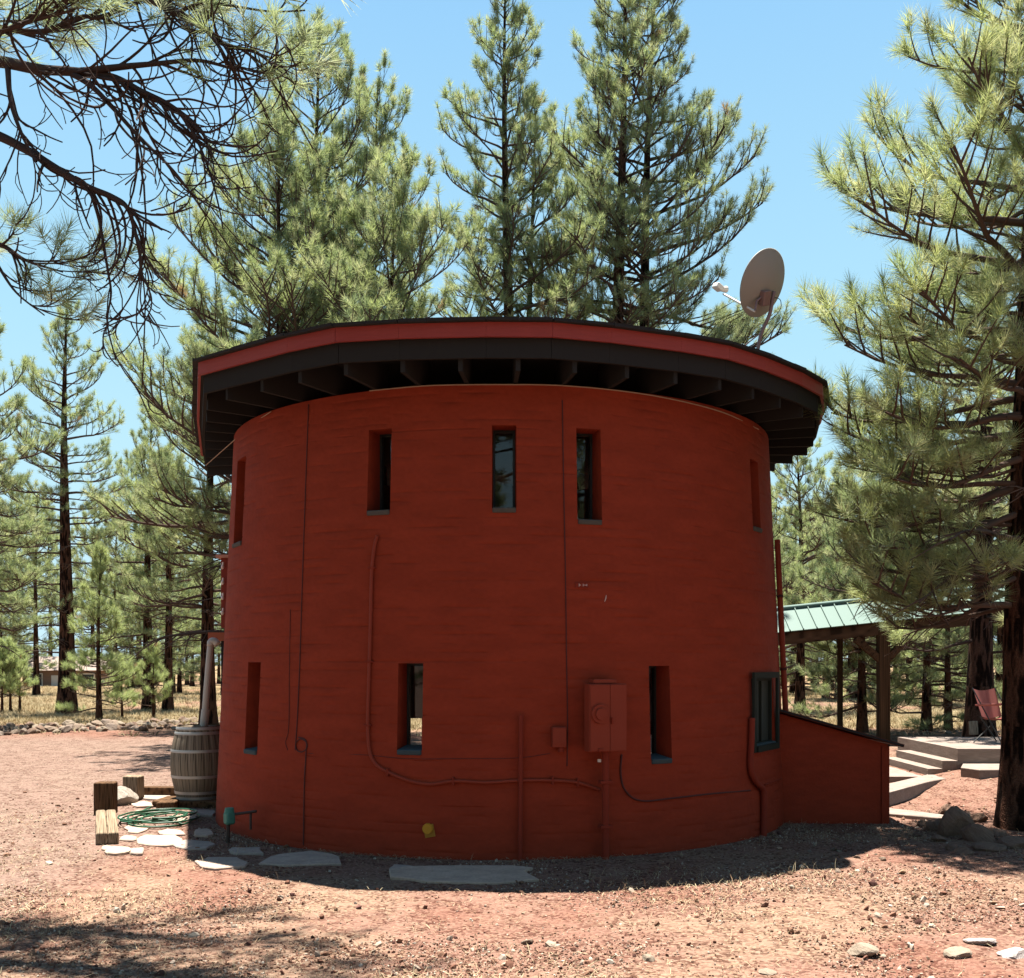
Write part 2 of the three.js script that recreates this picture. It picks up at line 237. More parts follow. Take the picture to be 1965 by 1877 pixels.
{
  const norm = t => mod(t + Math.PI / 2, Math.PI * 2) - Math.PI / 2;
  for (const o of OPEN) { o.t0 = norm(o.t0); o.t1 = norm(o.t1); }
  const ts = [], T0 = -Math.PI / 2, edgesT = OPEN.flatMap(o => [o.t0, o.t1]), edgesH = OPEN.flatMap(o => [o.h0, o.h1]);
  for (let k = 0; k <= 420; k++) { const t = T0 + k / 420 * Math.PI * 2; if (!edgesT.some(e => Math.abs(e - t) < .004)) ts.push(t); } ts.push(...edgesT); ts.sort((a, b) => a - b); ts[0] = T0;
  const hs = [], COURSE = .0855; let n = 0;
  for (let h = -.12; h < WALL_H; h += COURSE) for (const o of [0, .008, .016, .045]) if (h + o < WALL_H) hs.push({ h: h + o, j: o === .008, n: n++ >> 2 });
  let H = hs.filter(q => !edgesH.some(e => Math.abs(e - q.h) < .003)); H.push(...edgesH.map(h => ({ h, j: false })), { h: WALL_H, j: false }); H.sort((a, b) => a.h - b.h); H = H.filter((q, i) => !i || q.h - H[i - 1].h > 1e-5);
  const inside = (t, h) => OPEN.some(o => t > o.t0 && t < o.t1 && h > o.h0 && h < o.h1);
  const p = [], u = [], ix = [];
  for (const q of H) for (const t of ts) {
    let off = .003 * (fbm(t * 9, q.h * 5, 90, 3) - .5) + .0035 * (vnoise(t * 60, q.h * 11.7, 91) - .5);
    if (q.j) off -= .010 * smooth(.47, .66, fbm(t * 14, q.n * 1.7, 92, 3)) * (.6 + .8 * vnoise(t * 70, q.n, 93));
    const v = wp(t, q.h, off); p.push(v.x, v.y, v.z); u.push(t * 3.4 / 2, q.h / 2);
  }
  const w = ts.length;
  for (let j = 0; j < H.length - 1; j++) for (let i = 0; i < w - 1; i++) { if (inside((ts[i] + ts[i + 1]) / 2, (H[j].h + H[j + 1].h) / 2)) continue; const a = j * w + i, b = a + w; ix.push(a, a + 1, b, b, a + 1, b + 1); }
  // reveals of the openings
  const quad = (a, b, c, d, du, dv) => { const k = p.length / 3; for (const q of [a, b, c, d]) p.push(q.x, q.y, q.z); u.push(0, 0, du, 0, du, dv, 0, dv); ix.push(k, k + 1, k + 2, k, k + 2, k + 3); };
  for (const o of OPEN) {
    quad(wp(o.t0, o.h0), wp(o.t0, o.h0, -REV - .05), wp(o.t0, o.h1, -REV - .05), wp(o.t0, o.h1), .15, .4);
    quad(wp(o.t1, o.h0, -REV - .05), wp(o.t1, o.h0), wp(o.t1, o.h1), wp(o.t1, o.h1, -REV - .05), .15, .4);
    const ms = ts.filter(t => t >= o.t0 - 1e-9 && t <= o.t1 + 1e-9);
    for (let i = 0; i < ms.length - 1; i++) { quad(wp(ms[i], o.h1), wp(ms[i], o.h1, -REV - .05), wp(ms[i + 1], o.h1, -REV - .05), wp(ms[i + 1], o.h1), .1, .1); quad(wp(ms[i], o.h0, -REV - .05), wp(ms[i], o.h0), wp(ms[i + 1], o.h0), wp(ms[i + 1], o.h0, -REV - .05), .1, .1); }
  }
  const g = new THREE.BufferGeometry(); g.setAttribute('position', new THREE.Float32BufferAttribute(p, 3)); g.setAttribute('uv', new THREE.Float32BufferAttribute(u, 2)); g.setIndex(ix); g.computeVertexNormals();
  mesh('wall', local(g), wallMat, tower);
  // inner face of the wall
  const ip = [], ii = [], hh = [...new Set([-.1, WALL_H, ...edgesH])].sort((a, b) => a - b);
  for (const h of hh) for (const t of ts) { const v = wp(t, h, -REV - .05); ip.push(v.x, v.y, v.z); }
  for (let j = 0; j < hh.length - 1; j++) for (let i = 0; i < w - 1; i++) { if (inside((ts[i] + ts[i + 1]) / 2, (hh[j] + hh[j + 1]) / 2)) continue; const a = j * w + i, b = a + w; ii.push(a, b, a + 1, b, b + 1, a + 1); }
  const gi = new THREE.BufferGeometry(); gi.setAttribute('position', new THREE.Float32BufferAttribute(ip, 3)); gi.setIndex(ii); gi.computeVertexNormals(); mesh('inner_wall', local(gi), innerMat, tower);
  mesh('upper_floor', new THREE.CylinderGeometry(3.0, 3.0, .16, 48).translate(0, 2.52, 0), innerMat, tower);
  // windows
  for (const o of OPEN) {
    const tm = (o.t0 + o.t1) / 2, hm = (o.h0 + o.h1) / 2, dep = o.kind === 'framed' ? .05 : REV, c = wp(tm, hm, -dep), wid = (o.t1 - o.t0) * Rw(hm) - .004, hei = o.h1 - o.h0 - .004, win = new THREE.Group(); win.name = 'window'; tower.add(win);
    win.position.set(c.x - TC.x, hm, c.z - TC.z); win.rotation.y = tm;
    const fw = o.kind === 'framed' ? .03 : .022, fm = o.kind === 'framed' ? frameGreen : frameDark, W = wid * .93;
    mesh('frame', mergeGeometries([box(-W / 2, -W / 2 + fw, -hei / 2, hei / 2, -.03, .02), box(W / 2 - fw, W / 2, -hei / 2, hei / 2, -.03, .02), box(-W / 2 + fw, W / 2 - fw, hei / 2 - fw, hei / 2, -.03, .02), box(-W / 2 + fw, W / 2 - fw, -hei / 2, -hei / 2 + fw, -.03, .02), ...(o.kind === 'framed' ? [box(-.008, .008, -hei / 2 + fw, hei / 2 - fw, -.02, .012)] : [])]), fm, win);
    if (o.kind === 'framed') for (const s2 of [-1, 1]) mesh('shutter_board', box(s2 > 0 ? .003 : -W / 2 + fw, s2 > 0 ? W / 2 - fw : -.003, -hei / 2 + fw, hei / 2 - fw, -.03, -.012), std([.022, .025, .019], .7), win); else mesh('pane', new THREE.PlaneGeometry(W - 2 * fw, hei - 2 * fw), glass, win);
    if (o.kind !== 'back') {
      const sw = wid * .98, sg = rbox(sw, .05, dep + .02, .012); sg.rotateX(.12); sg.translate(0, -hei / 2 - .008, dep * .62);
      mesh('sill', sg, o.kind === 'upper' ? sillGrey : sillSlate, win);
    }
    if (o.kind === 'framed') {
      const e = .065, z0 = dep + .002, z1 = dep + .03;
      for (const g of [box(-wid / 2 - e, -wid / 2, -hei / 2 - e, hei / 2 + e, z0, z1), box(wid / 2, wid / 2 + e, -hei / 2 - e, hei / 2 + e, z0, z1), box(-wid / 2, wid / 2, hei / 2, hei / 2 + e, z0, z1), box(-wid / 2, wid / 2, -hei / 2 - e, -hei / 2, z0, z1 + .02)]) mesh('trim_board', g, frameGreen, win);
    }
  }
}
// roof: twelve-sided, wide eaves
const ROOF = [[-3.23, 10.72], [-1.63, 9.60], [.37, 9.45], [2.12, 10.15], [3.44, 11.55], [3.90, 13.45], [3.55, 15.35], [2.25, 16.85], [.35, 17.45], [-1.75, 17.25], [-3.6, 16.5], [-4.45, 14.9], [-3.87, 12.8]].map(([x, z]) => V(x - TC.x, 0, -z - TC.z));
ROOF.splice(0, ROOF.length, ...(() => { const c = new THREE.CatmullRomCurve3(ROOF.slice(0, 12), false, 'catmullrom', .3), out = []; for (let k = 0; k <= 33; k++) out.push(c.getPoint(k / 33)); out.push(ROOF[12]); return out; })());
{
  const roof = new THREE.Group(); roof.name = 'roof'; tower.add(roof);
  const n = ROOF.length, inset = (d) => ROOF.map((p, i) => { const a = ROOF[(i + n - 1) % n], b = ROOF[(i + 1) % n], e1 = p.clone().sub(a).normalize(), e2 = b.clone().sub(p).normalize(), n1 = V(e1.z, 0, -e1.x), n2 = V(e2.z, 0, -e2.x), m = n1.clone().add(n2).normalize(); return p.clone().addScaledVector(m, d / m.dot(n1)); });
  const inSign = (() => { const q = inset(.1); return q[2].length() < ROOF[2].length() ? 1 : -1; })(), ins = d => inset(d * inSign);
  const slab = (pts, y0, y1) => { const s = new THREE.Shape(pts.map(p => new THREE.Vector2(p.x, -p.z))); const g = new THREE.ExtrudeGeometry(s, { depth: y1 - y0, bevelEnabled: false }); g.rotateX(-Math.PI / 2); g.translate(0, y0, 0); return g; };
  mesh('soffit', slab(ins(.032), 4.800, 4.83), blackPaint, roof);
  // low roof deck
  const ap = V(0, 5.36, 0), p = [], ix = [], rim = ins(.01); rim.forEach(q => p.push(q.x, 4.945, q.z)); p.push(ap.x, ap.y, ap.z); rim.forEach((q, i) => ix.push(i, (i + 1) % n, n));
  const dg = new THREE.BufferGeometry(); dg.setAttribute('position', new THREE.Float32BufferAttribute(p, 3)); dg.setAttribute('uv', new THREE.Float32BufferAttribute(p.map((_, i) => 0).slice(0, p.length / 3 * 2), 2)); dg.setIndex(ix); dg.computeVertexNormals(); mesh('roof_deck', dg, shingleMat, roof);
  const strip = (a, b, y0, y1, th) => { const d = b.clone().sub(a), L = d.length(), g = new THREE.BoxGeometry(L, y1 - y0, th); g.rotateY(-Math.atan2(d.z, d.x)); g.translate((a.x + b.x) / 2, (y0 + y1) / 2, (a.z + b.z) / 2); return g; };
  const mid = ins(.014), sub = ins(.075), r = RNG(77);
  for (let i = 0; i < n; i++) {
    const last = i >= 33; if (last || i % 3 === 0) { // one bent board for every three short runs of the eave
      const run = last ? [i] : [i, i + 1, i + 2];
      mesh('fascia_board', mergeGeometries(run.map(j => strip(mid[j], mid[(j + 1) % n], 4.796, 4.928, .028))), fasciaMat, roof);
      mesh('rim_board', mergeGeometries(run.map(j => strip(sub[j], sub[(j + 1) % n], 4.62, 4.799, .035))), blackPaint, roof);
    }
    const ea = ROOF[i], eb = ROOF[(i + 1) % n], L = ea.distanceTo(eb), k = Math.max(1, Math.round(L / .3));
    for (let q = 0; q < k; q++) { const u0 = ea.clone().lerp(eb, q / k + .002), u1 = ea.clone().lerp(eb, (q + 1) / k - .002), y = 4.93 + .006 * (r() - .5), s = mesh('shingle', strip(u0, u1, y, y + .024 + .010 * r(), .10 + .012 * r()), shingleMat, roof); s.position.y = .001 * q; }
  }
  // radial rafters under the eaves
  const NR = 44, poly = ins(.095);
  for (let k = 0; k < NR; k++) {
    const a = (k + .35) / NR * Math.PI * 2, d = V(Math.sin(a), 0, Math.cos(a)); let hit = 4;
    for (let i = 0; i < n; i++) { const A = poly[i], e = poly[(i + 1) % n].clone().sub(A), den = d.x * e.z - d.z * e.x; if (Math.abs(den) < 1e-6) continue; const t = (A.x * e.z - A.z * e.x) / den, s = (A.x * d.z - A.z * d.x) / den; if (t > 0 && s >= 0 && s <= 1) hit = t; }
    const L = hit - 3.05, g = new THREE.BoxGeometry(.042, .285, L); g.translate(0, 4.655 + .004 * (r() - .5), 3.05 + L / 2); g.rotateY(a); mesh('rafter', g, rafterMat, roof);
  }
}
// satellite dish on its mast at the eave
{
  const Z = 10.75, b = at(1451, 668, Z); b.y = 4.97;
  const o = thing('satellite_dish', 'grey satellite dish on a bent mast at the edge of the roof', 'satellite dish', [b.x, b.y, b.z]);
  const L = (px, py, dz = 0) => at(px, py, Z + dz).sub(b);
  const grey = std([.245, .228, .205], .6), pale = std([.6, .57, .53], .5), mastM = std([.21, .13, .12], .55, { metalness: .3 });
  mesh('mast', tubeGeo(spline([V(0, 0, 0), L(1461, 640), L(1476, 606), L(1480, 590), L(1482, 575), L(1486, 560)], 16), .019, 10), mastM, o);
  mesh('foot', rbox(.11, .02, .16, .006).translate(0, .004, 0), mastM, o);
  mesh('strut', tubeGeo([L(1466, 634), L(1418, 672, .35)], .007, 6), mastM, o);
  const dishC = L(1462, 543, -.02), nrm = V(-.62, .42, -.66).normalize(), q = new THREE.Quaternion().setFromUnitVectors(V(0, 1, 0), nrm);
  const prof = []; for (let k = 0; k <= 14; k++) { const t = k / 14; prof.push(new THREE.Vector2(.335 * t, .085 * t * t - .085)); } prof.push(new THREE.Vector2(.338, -.001), new THREE.Vector2(.342, -.012), new THREE.Vector2(.334, -.017)); for (let k = 13; k >= 0; k--) { const t = k / 14; prof.push(new THREE.Vector2(.333 * t, .085 * t * t - .097)); }
  const dg = new THREE.LatheGeometry(prof, 56); const dm = mesh('reflector', dg, grey, o); dm.position.copy(dishC); dm.quaternion.copy(q);
  mesh('back_bracket', rbox(.11, .15, .07, .012).applyQuaternion(new THREE.Quaternion().setFromEuler(new THREE.Euler(.5, .7, 0))).translate(...L(1468, 572, -.06).toArray()), mastM, o);
  mesh('bracket_arm', tubeGeo([L(1474, 560, -.07), L(1452, 578, -.1), L(1449, 597, -.12)], .013, 6), mastM, o);
  mesh('feed_arm', tubeGeo([L(1449, 598, -.12), L(1388, 564, .18)], .011, 6), pale, o);
  const fh = mesh('feed_horn', mergeGeometries([rbox(.10, .06, .09, .015), new THREE.CylinderGeometry(.035, .024, .09, 12).rotateZ(-1.1).translate(.075, .02, 0)].map(g => g.index ? g.toNonIndexed() : g)), pale, o); fh.position.copy(L(1378, 551, .2)); fh.rotation.set(.2, .6, -.45);
  mesh('cable', tubeGeo(spline([L(1487, 571, -.03), L(1497, 575), L(1499, 588), L(1493, 600), L(1485, 608), L(1477, 614)], 20), .004, 5), frameDark, o);
}
// things fixed on the wall
const wallTube = (pts, r, off, n = 60, sides = 8) => tubeGeo(spline(pts.map(([x, y]) => onWall(x, y, off ?? r)), n), r, sides);
const wallThing = (name, geo, mat, label, cat, group) => tag(mesh(name, geo, mat), label, cat, group);
{
  const c0 = onWall(708, 1300), o = thing('conduit_pipe', 'red painted conduit bending from the wall down and along to the meter post', 'conduit', c0.toArray());
  mesh('pipe', wallTube([[724, 1028], [719, 1048], [714, 1090], [711, 1200], [708, 1300], [706, 1400], [711, 1448], [722, 1467], [745, 1482], [790, 1500], [830, 1505], [870, 1499], [930, 1502], [1000, 1498], [1060, 1498], [1108, 1502], [1150, 1516]], .016, .02, 120).translate(-c0.x, -c0.y, -c0.z), metalRed, o);
  for (const [x, y, up] of [[714, 1090, 1], [709, 1270, 1], [706, 1392, 1], [745, 1482, 0], [870, 1499, 0], [1060, 1498, 0], [1108, 1502, 0]]) { const p = onWall(x, y, .012), g = up ? rbox(.075, .022, .05, .006) : rbox(.022, .075, .05, .006); const m = mesh('strap', g, metalRedDull, o); m.position.copy(p.sub(c0)); m.rotation.y = theta(onWall(x, y)); }
}
wallThing('vent_pipe', tubeGeo([onWall(1000, 1372, .04), onWall(998, 1650, .04)].map((p, i) => i ? p.setY(-.03) : p), .021, 12), metalRedDull, 'red upright pipe standing against the wall below the middle', 'pipe');
wallThing('cable_run', wallTube([[1193, 1448], [1191, 1480], [1196, 1510], [1212, 1530], [1232, 1537], [1290, 1532], [1360, 1524], [1440, 1517]], .009, .008, 70, 6), cableDark, 'thin dark cable looping from the meter box toward the framed window', 'cable');
wallThing('wall_wire', wallTube([[592, 776], [590, 830], [584, 1000], [579, 1150], [574, 1300], [569, 1402], [566, 1440]], .0055, .004, 60, 5), cableDark, 'thin dark wire hanging down the wall from the eave to the looped end', 'wire');
wallThing('wire_coil', wallTube([[572, 1415], [586, 1420], [589, 1434], [580, 1443], [570, 1440], [567, 1428], [575, 1419], [587, 1424], [587, 1445], [584, 1500], [582, 1622]], .006, .008, 70, 5), cableDark, 'looped end of the dark wire dropping to the ground', 'wire');
wallThing('wall_wire', wallTube([[557, 1170], [555, 1300], [553, 1405], [548, 1425], [552, 1440]], .0035, .003, 40, 5), cableDark, 'short faint wire beside the looped wire', 'wire');
wallThing('wall_wire', wallTube([[1079, 768], [1081, 900], [1085, 1100], [1087, 1250], [1089, 1400], [1088, 1470]], .0055, .004, 60, 5), cableDark, 'dark wire running down the wall past the small junction box', 'wire');
wallThing('wall_wire', wallTube([[592, 1446], [700, 1449], [780, 1456], [880, 1456], [1000, 1454], [1056, 1446]], .0032, .003, 60, 5), cableDark, 'faint level wire strung along the wall to the junction box', 'wire');
wallThing('eave_cord', tubeGeo(spline([[709, 750], [760, 745], [806, 741], [850, 739], [960, 738], [1080, 740], [1240, 757], [1380, 789], [1456, 824]].map(([x, y]) => onWall(x, y, .012)), 80), .0065, 6), cablePale, 'pale cord tacked along the top of the wall under the eave', 'cord');
wallThing('eave_cord', tubeGeo(spline([at(395, 893, 13.7), at(421, 870, 12.95), at(447, 847, 12.2), at(478, 818, 11.5), at(520, 790, 10.95)], 30), .006, 5), cablePale, 'pale cord strung diagonally below the eave by the balcony', 'cord');
{ // downpipe at the side by the lean-to, in three straight pieces
  const p0 = onWall(1492, 1060, .045), th = theta(p0), base = wp(th, 0, .05);
  const o = thing('downpipe', 'red drainpipe running up the wall beside the lean-to shed', 'pipe', [base.x, 0, base.z]), L = (h) => wp(th, h, .05).sub(base);
  mesh('pipe', tubeGeo([L(-.02), L(3.28)], .034, 12), metalRed, o);
  for (const h of [.6, 1.75, 2.6]) mesh('clamp', tubeGeo([L(h), L(h + .03)], .041, 12), cableDark, o);
}
wallThing('bent_pipe', wallTube([[1443, 1378], [1442, 1420], [1441, 1478], [1450, 1500], [1464, 1516], [1466, 1540], [1465, 1616]], .034, .035, 60, 10), metalRedDull, 'thick red pipe with a kink below the framed window', 'pipe');
wallThing('thin_conduit', wallTube([[1468, 1506], [1484, 1500], [1500, 1494]], .008, .01, 12, 6), metalRedDull, 'short thin conduit between the kinked pipe and the drainpipe', 'conduit');
{ // electric meter box on its post
  const c = onWall(1150, 1376), th = theta(c) , b = wp(th, 0, .09);
  const o = thing('electric_meter_box', 'red painted electric meter box with round meter cover on a post', 'meter box', [b.x, 0, b.z], th);
  const h0 = 1.01, h1 = 1.645, w = .37;
  mesh('cabinet', rbox(w, h1 - h0, .15, .008).translate(0, (h0 + h1) / 2, .005), metalRed, o);
  mesh('meter_cover', box(-w / 2 + .006, .012, h0 + .012, h1 - .012, .0815, .092), metalRed, o);
  mesh('breaker_door', box(.018, w / 2 - .006, h0 + .012, h1 - .012, .0815, .090), metalRed, o);
  mesh('meter_ring', new THREE.CylinderGeometry(.088, .092, .03, 32).rotateX(Math.PI / 2).translate(-.085, 1.365, .104), metalRed, o);
  mesh('post', new THREE.CylinderGeometry(.033, .033, 1.06, 14).translate(.005, .49, .0), metalRedDull, o);
  mesh('rain_hood', rbox(w * .62, .04, .13, .008).translate(-.02, h1 + .022, -.01), metalRed, o);
  mesh('latch', rbox(.02, .06, .02, .004).translate(.035, 1.30, .097), metalRedDull, o); mesh('hasp', rbox(.05, .03, .015, .004).translate(-.08, 1.03, .097), metalRedDull, o); mesh('meter_glass', new THREE.CylinderGeometry(.055, .06, .03, 24).rotateX(Math.PI / 2).translate(-.085, 1.365, .125), metalRed, o);
  for (const h of [.30, .72]) mesh('strap', rbox(.12, .03, .078, .004).translate(.005, h, 0), metalRedDull, o);
  mesh('clip', rbox(.03, .03, .03, .006).translate(-.05, .92, -.02), std([.6, .5, .44], .5), o);
}
{
  const c = onWall(1071, 1416), th = theta(c), o = thing('junction_box', 'small red junction box beside the meter box', 'junction box', [c.x, c.y, c.z], th);
  mesh('body', rbox(.135, .19, .07, .006).translate(0, .01, .035), metalRed, o); mesh('lid', rbox(.125, .15, .008, .003).translate(0, .022, .073), metalRed, o); mesh('conduit_stub', new THREE.CylinderGeometry(.03, .03, .05, 10).translate(.02, -.105, .035), metalRedDull, o);
}
{
  const c = onWall(1116, 1123), th = theta(c), o = thing('wall_plate', 'tiny red plate with pale marks on the wall', 'plate', [c.x, c.y, c.z], th);
  mesh('plate', rbox(.13, .05, .012, .003).translate(0, 0, .006), metalRedDull, o);
  for (const [x, w, h] of [[-.028, .006, .026], [-.018, .016, .006], [.012, .006, .024], [.036, .03, .006], [.049, .006, .02]]) mesh('mark', box(x - w / 2, x + w / 2, -h / 2, h / 2, .0125, .0145), std([.45, .33, .28], .8), o);
}
{ const c = onWall(1162, 1149), th = theta(c), o = thing('paint_chip', 'pale chip of bare plaster in the red wall', 'chip', [c.x, c.y, c.z], th); mesh('plaster', tubeGeo(spline([V(-.012, -.03, .004), V(0, 0, .005), V(.006, .035, .004)], 8), t => .006 * Math.sin(Math.PI * (.1 + .8 * t)), 6), std([.5, .36, .3], .9), o); }
{
  const c = onWall(822, 1592), th = theta(c), o = thing('yellow_outlet', 'yellow round outlet cap low on the wall', 'outlet', [c.x, c.y, c.z], th), y = std([.42, .20, .015], .6);
  mesh('back_plate', rbox(.10, .12, .012, .004).rotateZ(.2).translate(.01, -.012, .006), std([.30, .15, .02], .7), o); mesh('cap', new THREE.CylinderGeometry(.046, .05, .035, 24).rotateX(Math.PI / 2).translate(0, .012, .03), y, o);
}
{
  const c = onWall(450, 1568, .25), o = thing('garden_hydrant', 'garden tap under a green cover beside the wall', 'tap', [c.x, 0, c.z], theta(c));
  const P = (px, py, d = 0) => { const q = at(px, py, -c.z + d).sub(V(c.x, 0, c.z)); return q.applyAxisAngle(V(0, 1, 0), -theta(c)); };
  mesh('cover', mergeGeometries([rbox(.105, .135, .10, .03), new THREE.CylinderGeometry(.043, .052, .05, 14).translate(0, .08, 0)].map(g => g.index ? g.toNonIndexed() : g)).translate(...P(440, 1570).toArray()), spigotMat, o);
  mesh('standpipe', tubeGeo([P(438, 1582), P(437, 1625)], .02, 8), pipeDark, o); mesh('crossbar', tubeGeo([P(448, 1563), P(492, 1557, -.02)], .014, 8), pipeDark, o); mesh('drop_pipe', tubeGeo([P(481, 1559), P(481, 1592)], .013, 8), pipeDark, o);
}
// balcony corner and its post, seen past the curve of the wall
{
  const Z = 14.3, b = at(426, 1400, Z); b.y = 0; const o = thing('balcony', 'red balcony railing on a dark post at the side of the house', 'balcony', [b.x, 0, b.z]), L = (px, py, d = 0) => at(px, py, Z + d).sub(b);
  const red = std([.19, .026, .014], .7);
  const a = L(416, 1068), c = L(440, 1205); mesh('rail_cap', box(a.x, c.x + .1, a.y - .02, a.y + .02, -.9, .06), std([.45, .2, .14], .7), o);
  mesh('railing_panel', box(L(424, 0).x, L(440, 0).x + .08, c.y, a.y - .022, -.8, .0), red, o);
  mesh('floor_edge', box(L(401, 0).x, L(440, 0).x, L(0, 1229).y, L(0, 1214).y, -.6, .05), std([.30, .09, .05], .8), o);
  mesh('post', box(L(424, 0).x, L(431, 0).x, -.02, L(0, 1230).y, -.10, .0), blackPaint, o);
  [1088, 1118, 1147, 1176].forEach((y, i) => { const t = tag(mesh('string_bulb', mergeGeometries([new THREE.SphereGeometry(.028, 12, 8).scale(.8, 1.15, .8), new THREE.CylinderGeometry(.012, .014, .04, 8).translate(.006, .045, 0)].map(g => g.toNonIndexed()))), 'small pale bulb hanging on the red balcony railing', 'bulb', 'bulbs on the balcony railing'); t.material = std([.62, .5, .45], .4); t.position.copy(at(427, y, Z - .05)); });
}
// lean-to shed
{
  const x0 = 2.95, x1 = 4.31, z0 = 11.95, z1 = 13.5, o = thing('lean_to_shed', 'low red lean-to shed with sloping roof against the house', 'shed', [x1, 0, -z0]);
  const hr = .90, hl = 1.29, s = new THREE.Shape([[x0 - x1, -.05], [0, -.05], [0, hr], [x0 - x1, hl]].map(a => new THREE.Vector2(...a)));
  mesh('wall', new THREE.ExtrudeGeometry(s, { depth: z1 - z0, bevelEnabled: false }).translate(0, 0, -(z1 - z0)), wallMat, o);
  const sl = Math.atan2(hr - hl, x1 - x0), L = Math.hypot(x1 - x0, hl - hr) + .16;
  mesh('roof', new THREE.BoxGeometry(L, .035, z1 - z0 + .16).rotateZ(sl).translate((x0 - x1) / 2 + .08, (hr + hl) / 2 + .012, -(z1 - z0) / 2), std([.10, .03, .022], .85), o);
  mesh('corner_board', box(-.075, .012, -.02, hr - .02, -.03, .018), wallMat, o);
  const r = RNG(4); for (let k = 0; k < 9; k++) { const t = (k + .5) / 9, w = L / 9 - .004; mesh('shingle', new THREE.BoxGeometry(w, .016 + .006 * r(), .14).rotateZ(sl).translate(lerp(x0 - x1, .14, t), lerp(hl, hr - .045, t) + .036 + .003 * r(), .03), shingleMat, o); }
}

// ---------------------------------------------------------------- barrel, pipe, hose, timbers, flagstones
{
  const c = at(382, 1500, 13.55), o = thing('rain_barrel', 'weathered oak rain barrel with metal hoops on a timber beside the house', 'barrel', [c.x, .085, c.z]), HB = .94, rad = t => .275 + .085 * Math.sin(Math.PI * clamp(t)), NS = 22;
  const sg = (() => { const p = [], u = [], ix = [], n = 12, m = 3, da = Math.PI * 2 / NS; for (let j = 0; j <= n; j++) for (let k = 0; k <= m; k++) { const t = j / n, a = (k / m - .5) * da * .985, r = rad(t) - (k === 0 || k === m ? .003 : 0); p.push(Math.sin(a) * r, t * HB, Math.cos(a) * r); u.push(k / m * .35, t * .8); } for (let j = 0; j < n; j++) for (let k = 0; k < m; k++) { const a = j * (m + 1) + k, b = a + m + 1; ix.push(a, a + 1, b, b, a + 1, b + 1); } const g = new THREE.BufferGeometry(); g.setAttribute('position', new THREE.Float32BufferAttribute(p, 3)); g.setAttribute('uv', new THREE.Float32BufferAttribute(u, 2)); g.setIndex(ix); g.computeVertexNormals(); return g; })();
  for (let k = 0; k < NS; k++) { const s = mesh('stave', sg, barrelMats[Math.floor(hash(k, 3) * 4)], o); s.rotation.y = k / NS * Math.PI * 2; }
  const core = []; for (let k = 0; k <= 12; k++) core.push(new THREE.Vector2(rad(k / 12) - .008, k / 12 * HB)); mesh('inner_shell', new THREE.LatheGeometry(core, 40), timberDark, o);
  mesh('lid', new THREE.CylinderGeometry(.262, .262, .03, 40).translate(0, HB - .03, 0), barrelMats[3], o);
  for (const t of [.015, .09, .31, .66, .90, .965]) { const d = .022, h = [new THREE.Vector2(rad(t) + .004, (t - d) * HB + .004), new THREE.Vector2(rad(t) + .006, t * HB), new THREE.Vector2(rad(t + d) + .004, (t + d) * HB)]; mesh('hoop', new THREE.LatheGeometry(h, 44), hoopMat, o); }
  const pz = 13.55, pp = thing('pvc_pipe', 'pale plastic downspout leading into the top of the barrel', 'pipe', at(391, 1393, pz).toArray()), q = at(391, 1393, pz), L = (x, y) => at(x, y, pz).sub(q);
  mesh('pipe', tubeGeo([L(391, 1400), L(396, 1330), L(400, 1280), L(404, 1236)], .042, 12), pvcMat, pp); mesh('coupling', tubeGeo([L(391, 1392), L(394, 1362)], .052, 12), pvcMat, pp); mesh('elbow', tubeGeo(spline([L(404, 1240), L(405, 1231), L(412, 1231), L(418, 1237)], 8), .047, 12), pvcMat, pp);
}
function timber(name, label, cat, pos, turn, w, h, d, mat, group) { const o = thing(name, label, cat, pos, turn, group), g = rbox(w, h, d, .018), p = g.attributes.position; for (let i = 0; i < p.count; i++) p.setXYZ(i, p.getX(i) + .012 * (vnoise(p.getZ(i) * 5, p.getY(i) * 9, 7) - .5), p.getY(i) + .012 * (vnoise(p.getZ(i) * 6 + 3, p.getX(i) * 9, 8) - .5), p.getZ(i)); g.computeVertexNormals(); mesh('beam', g.translate(0, h / 2 - .01, 0), mat, o); return o; }
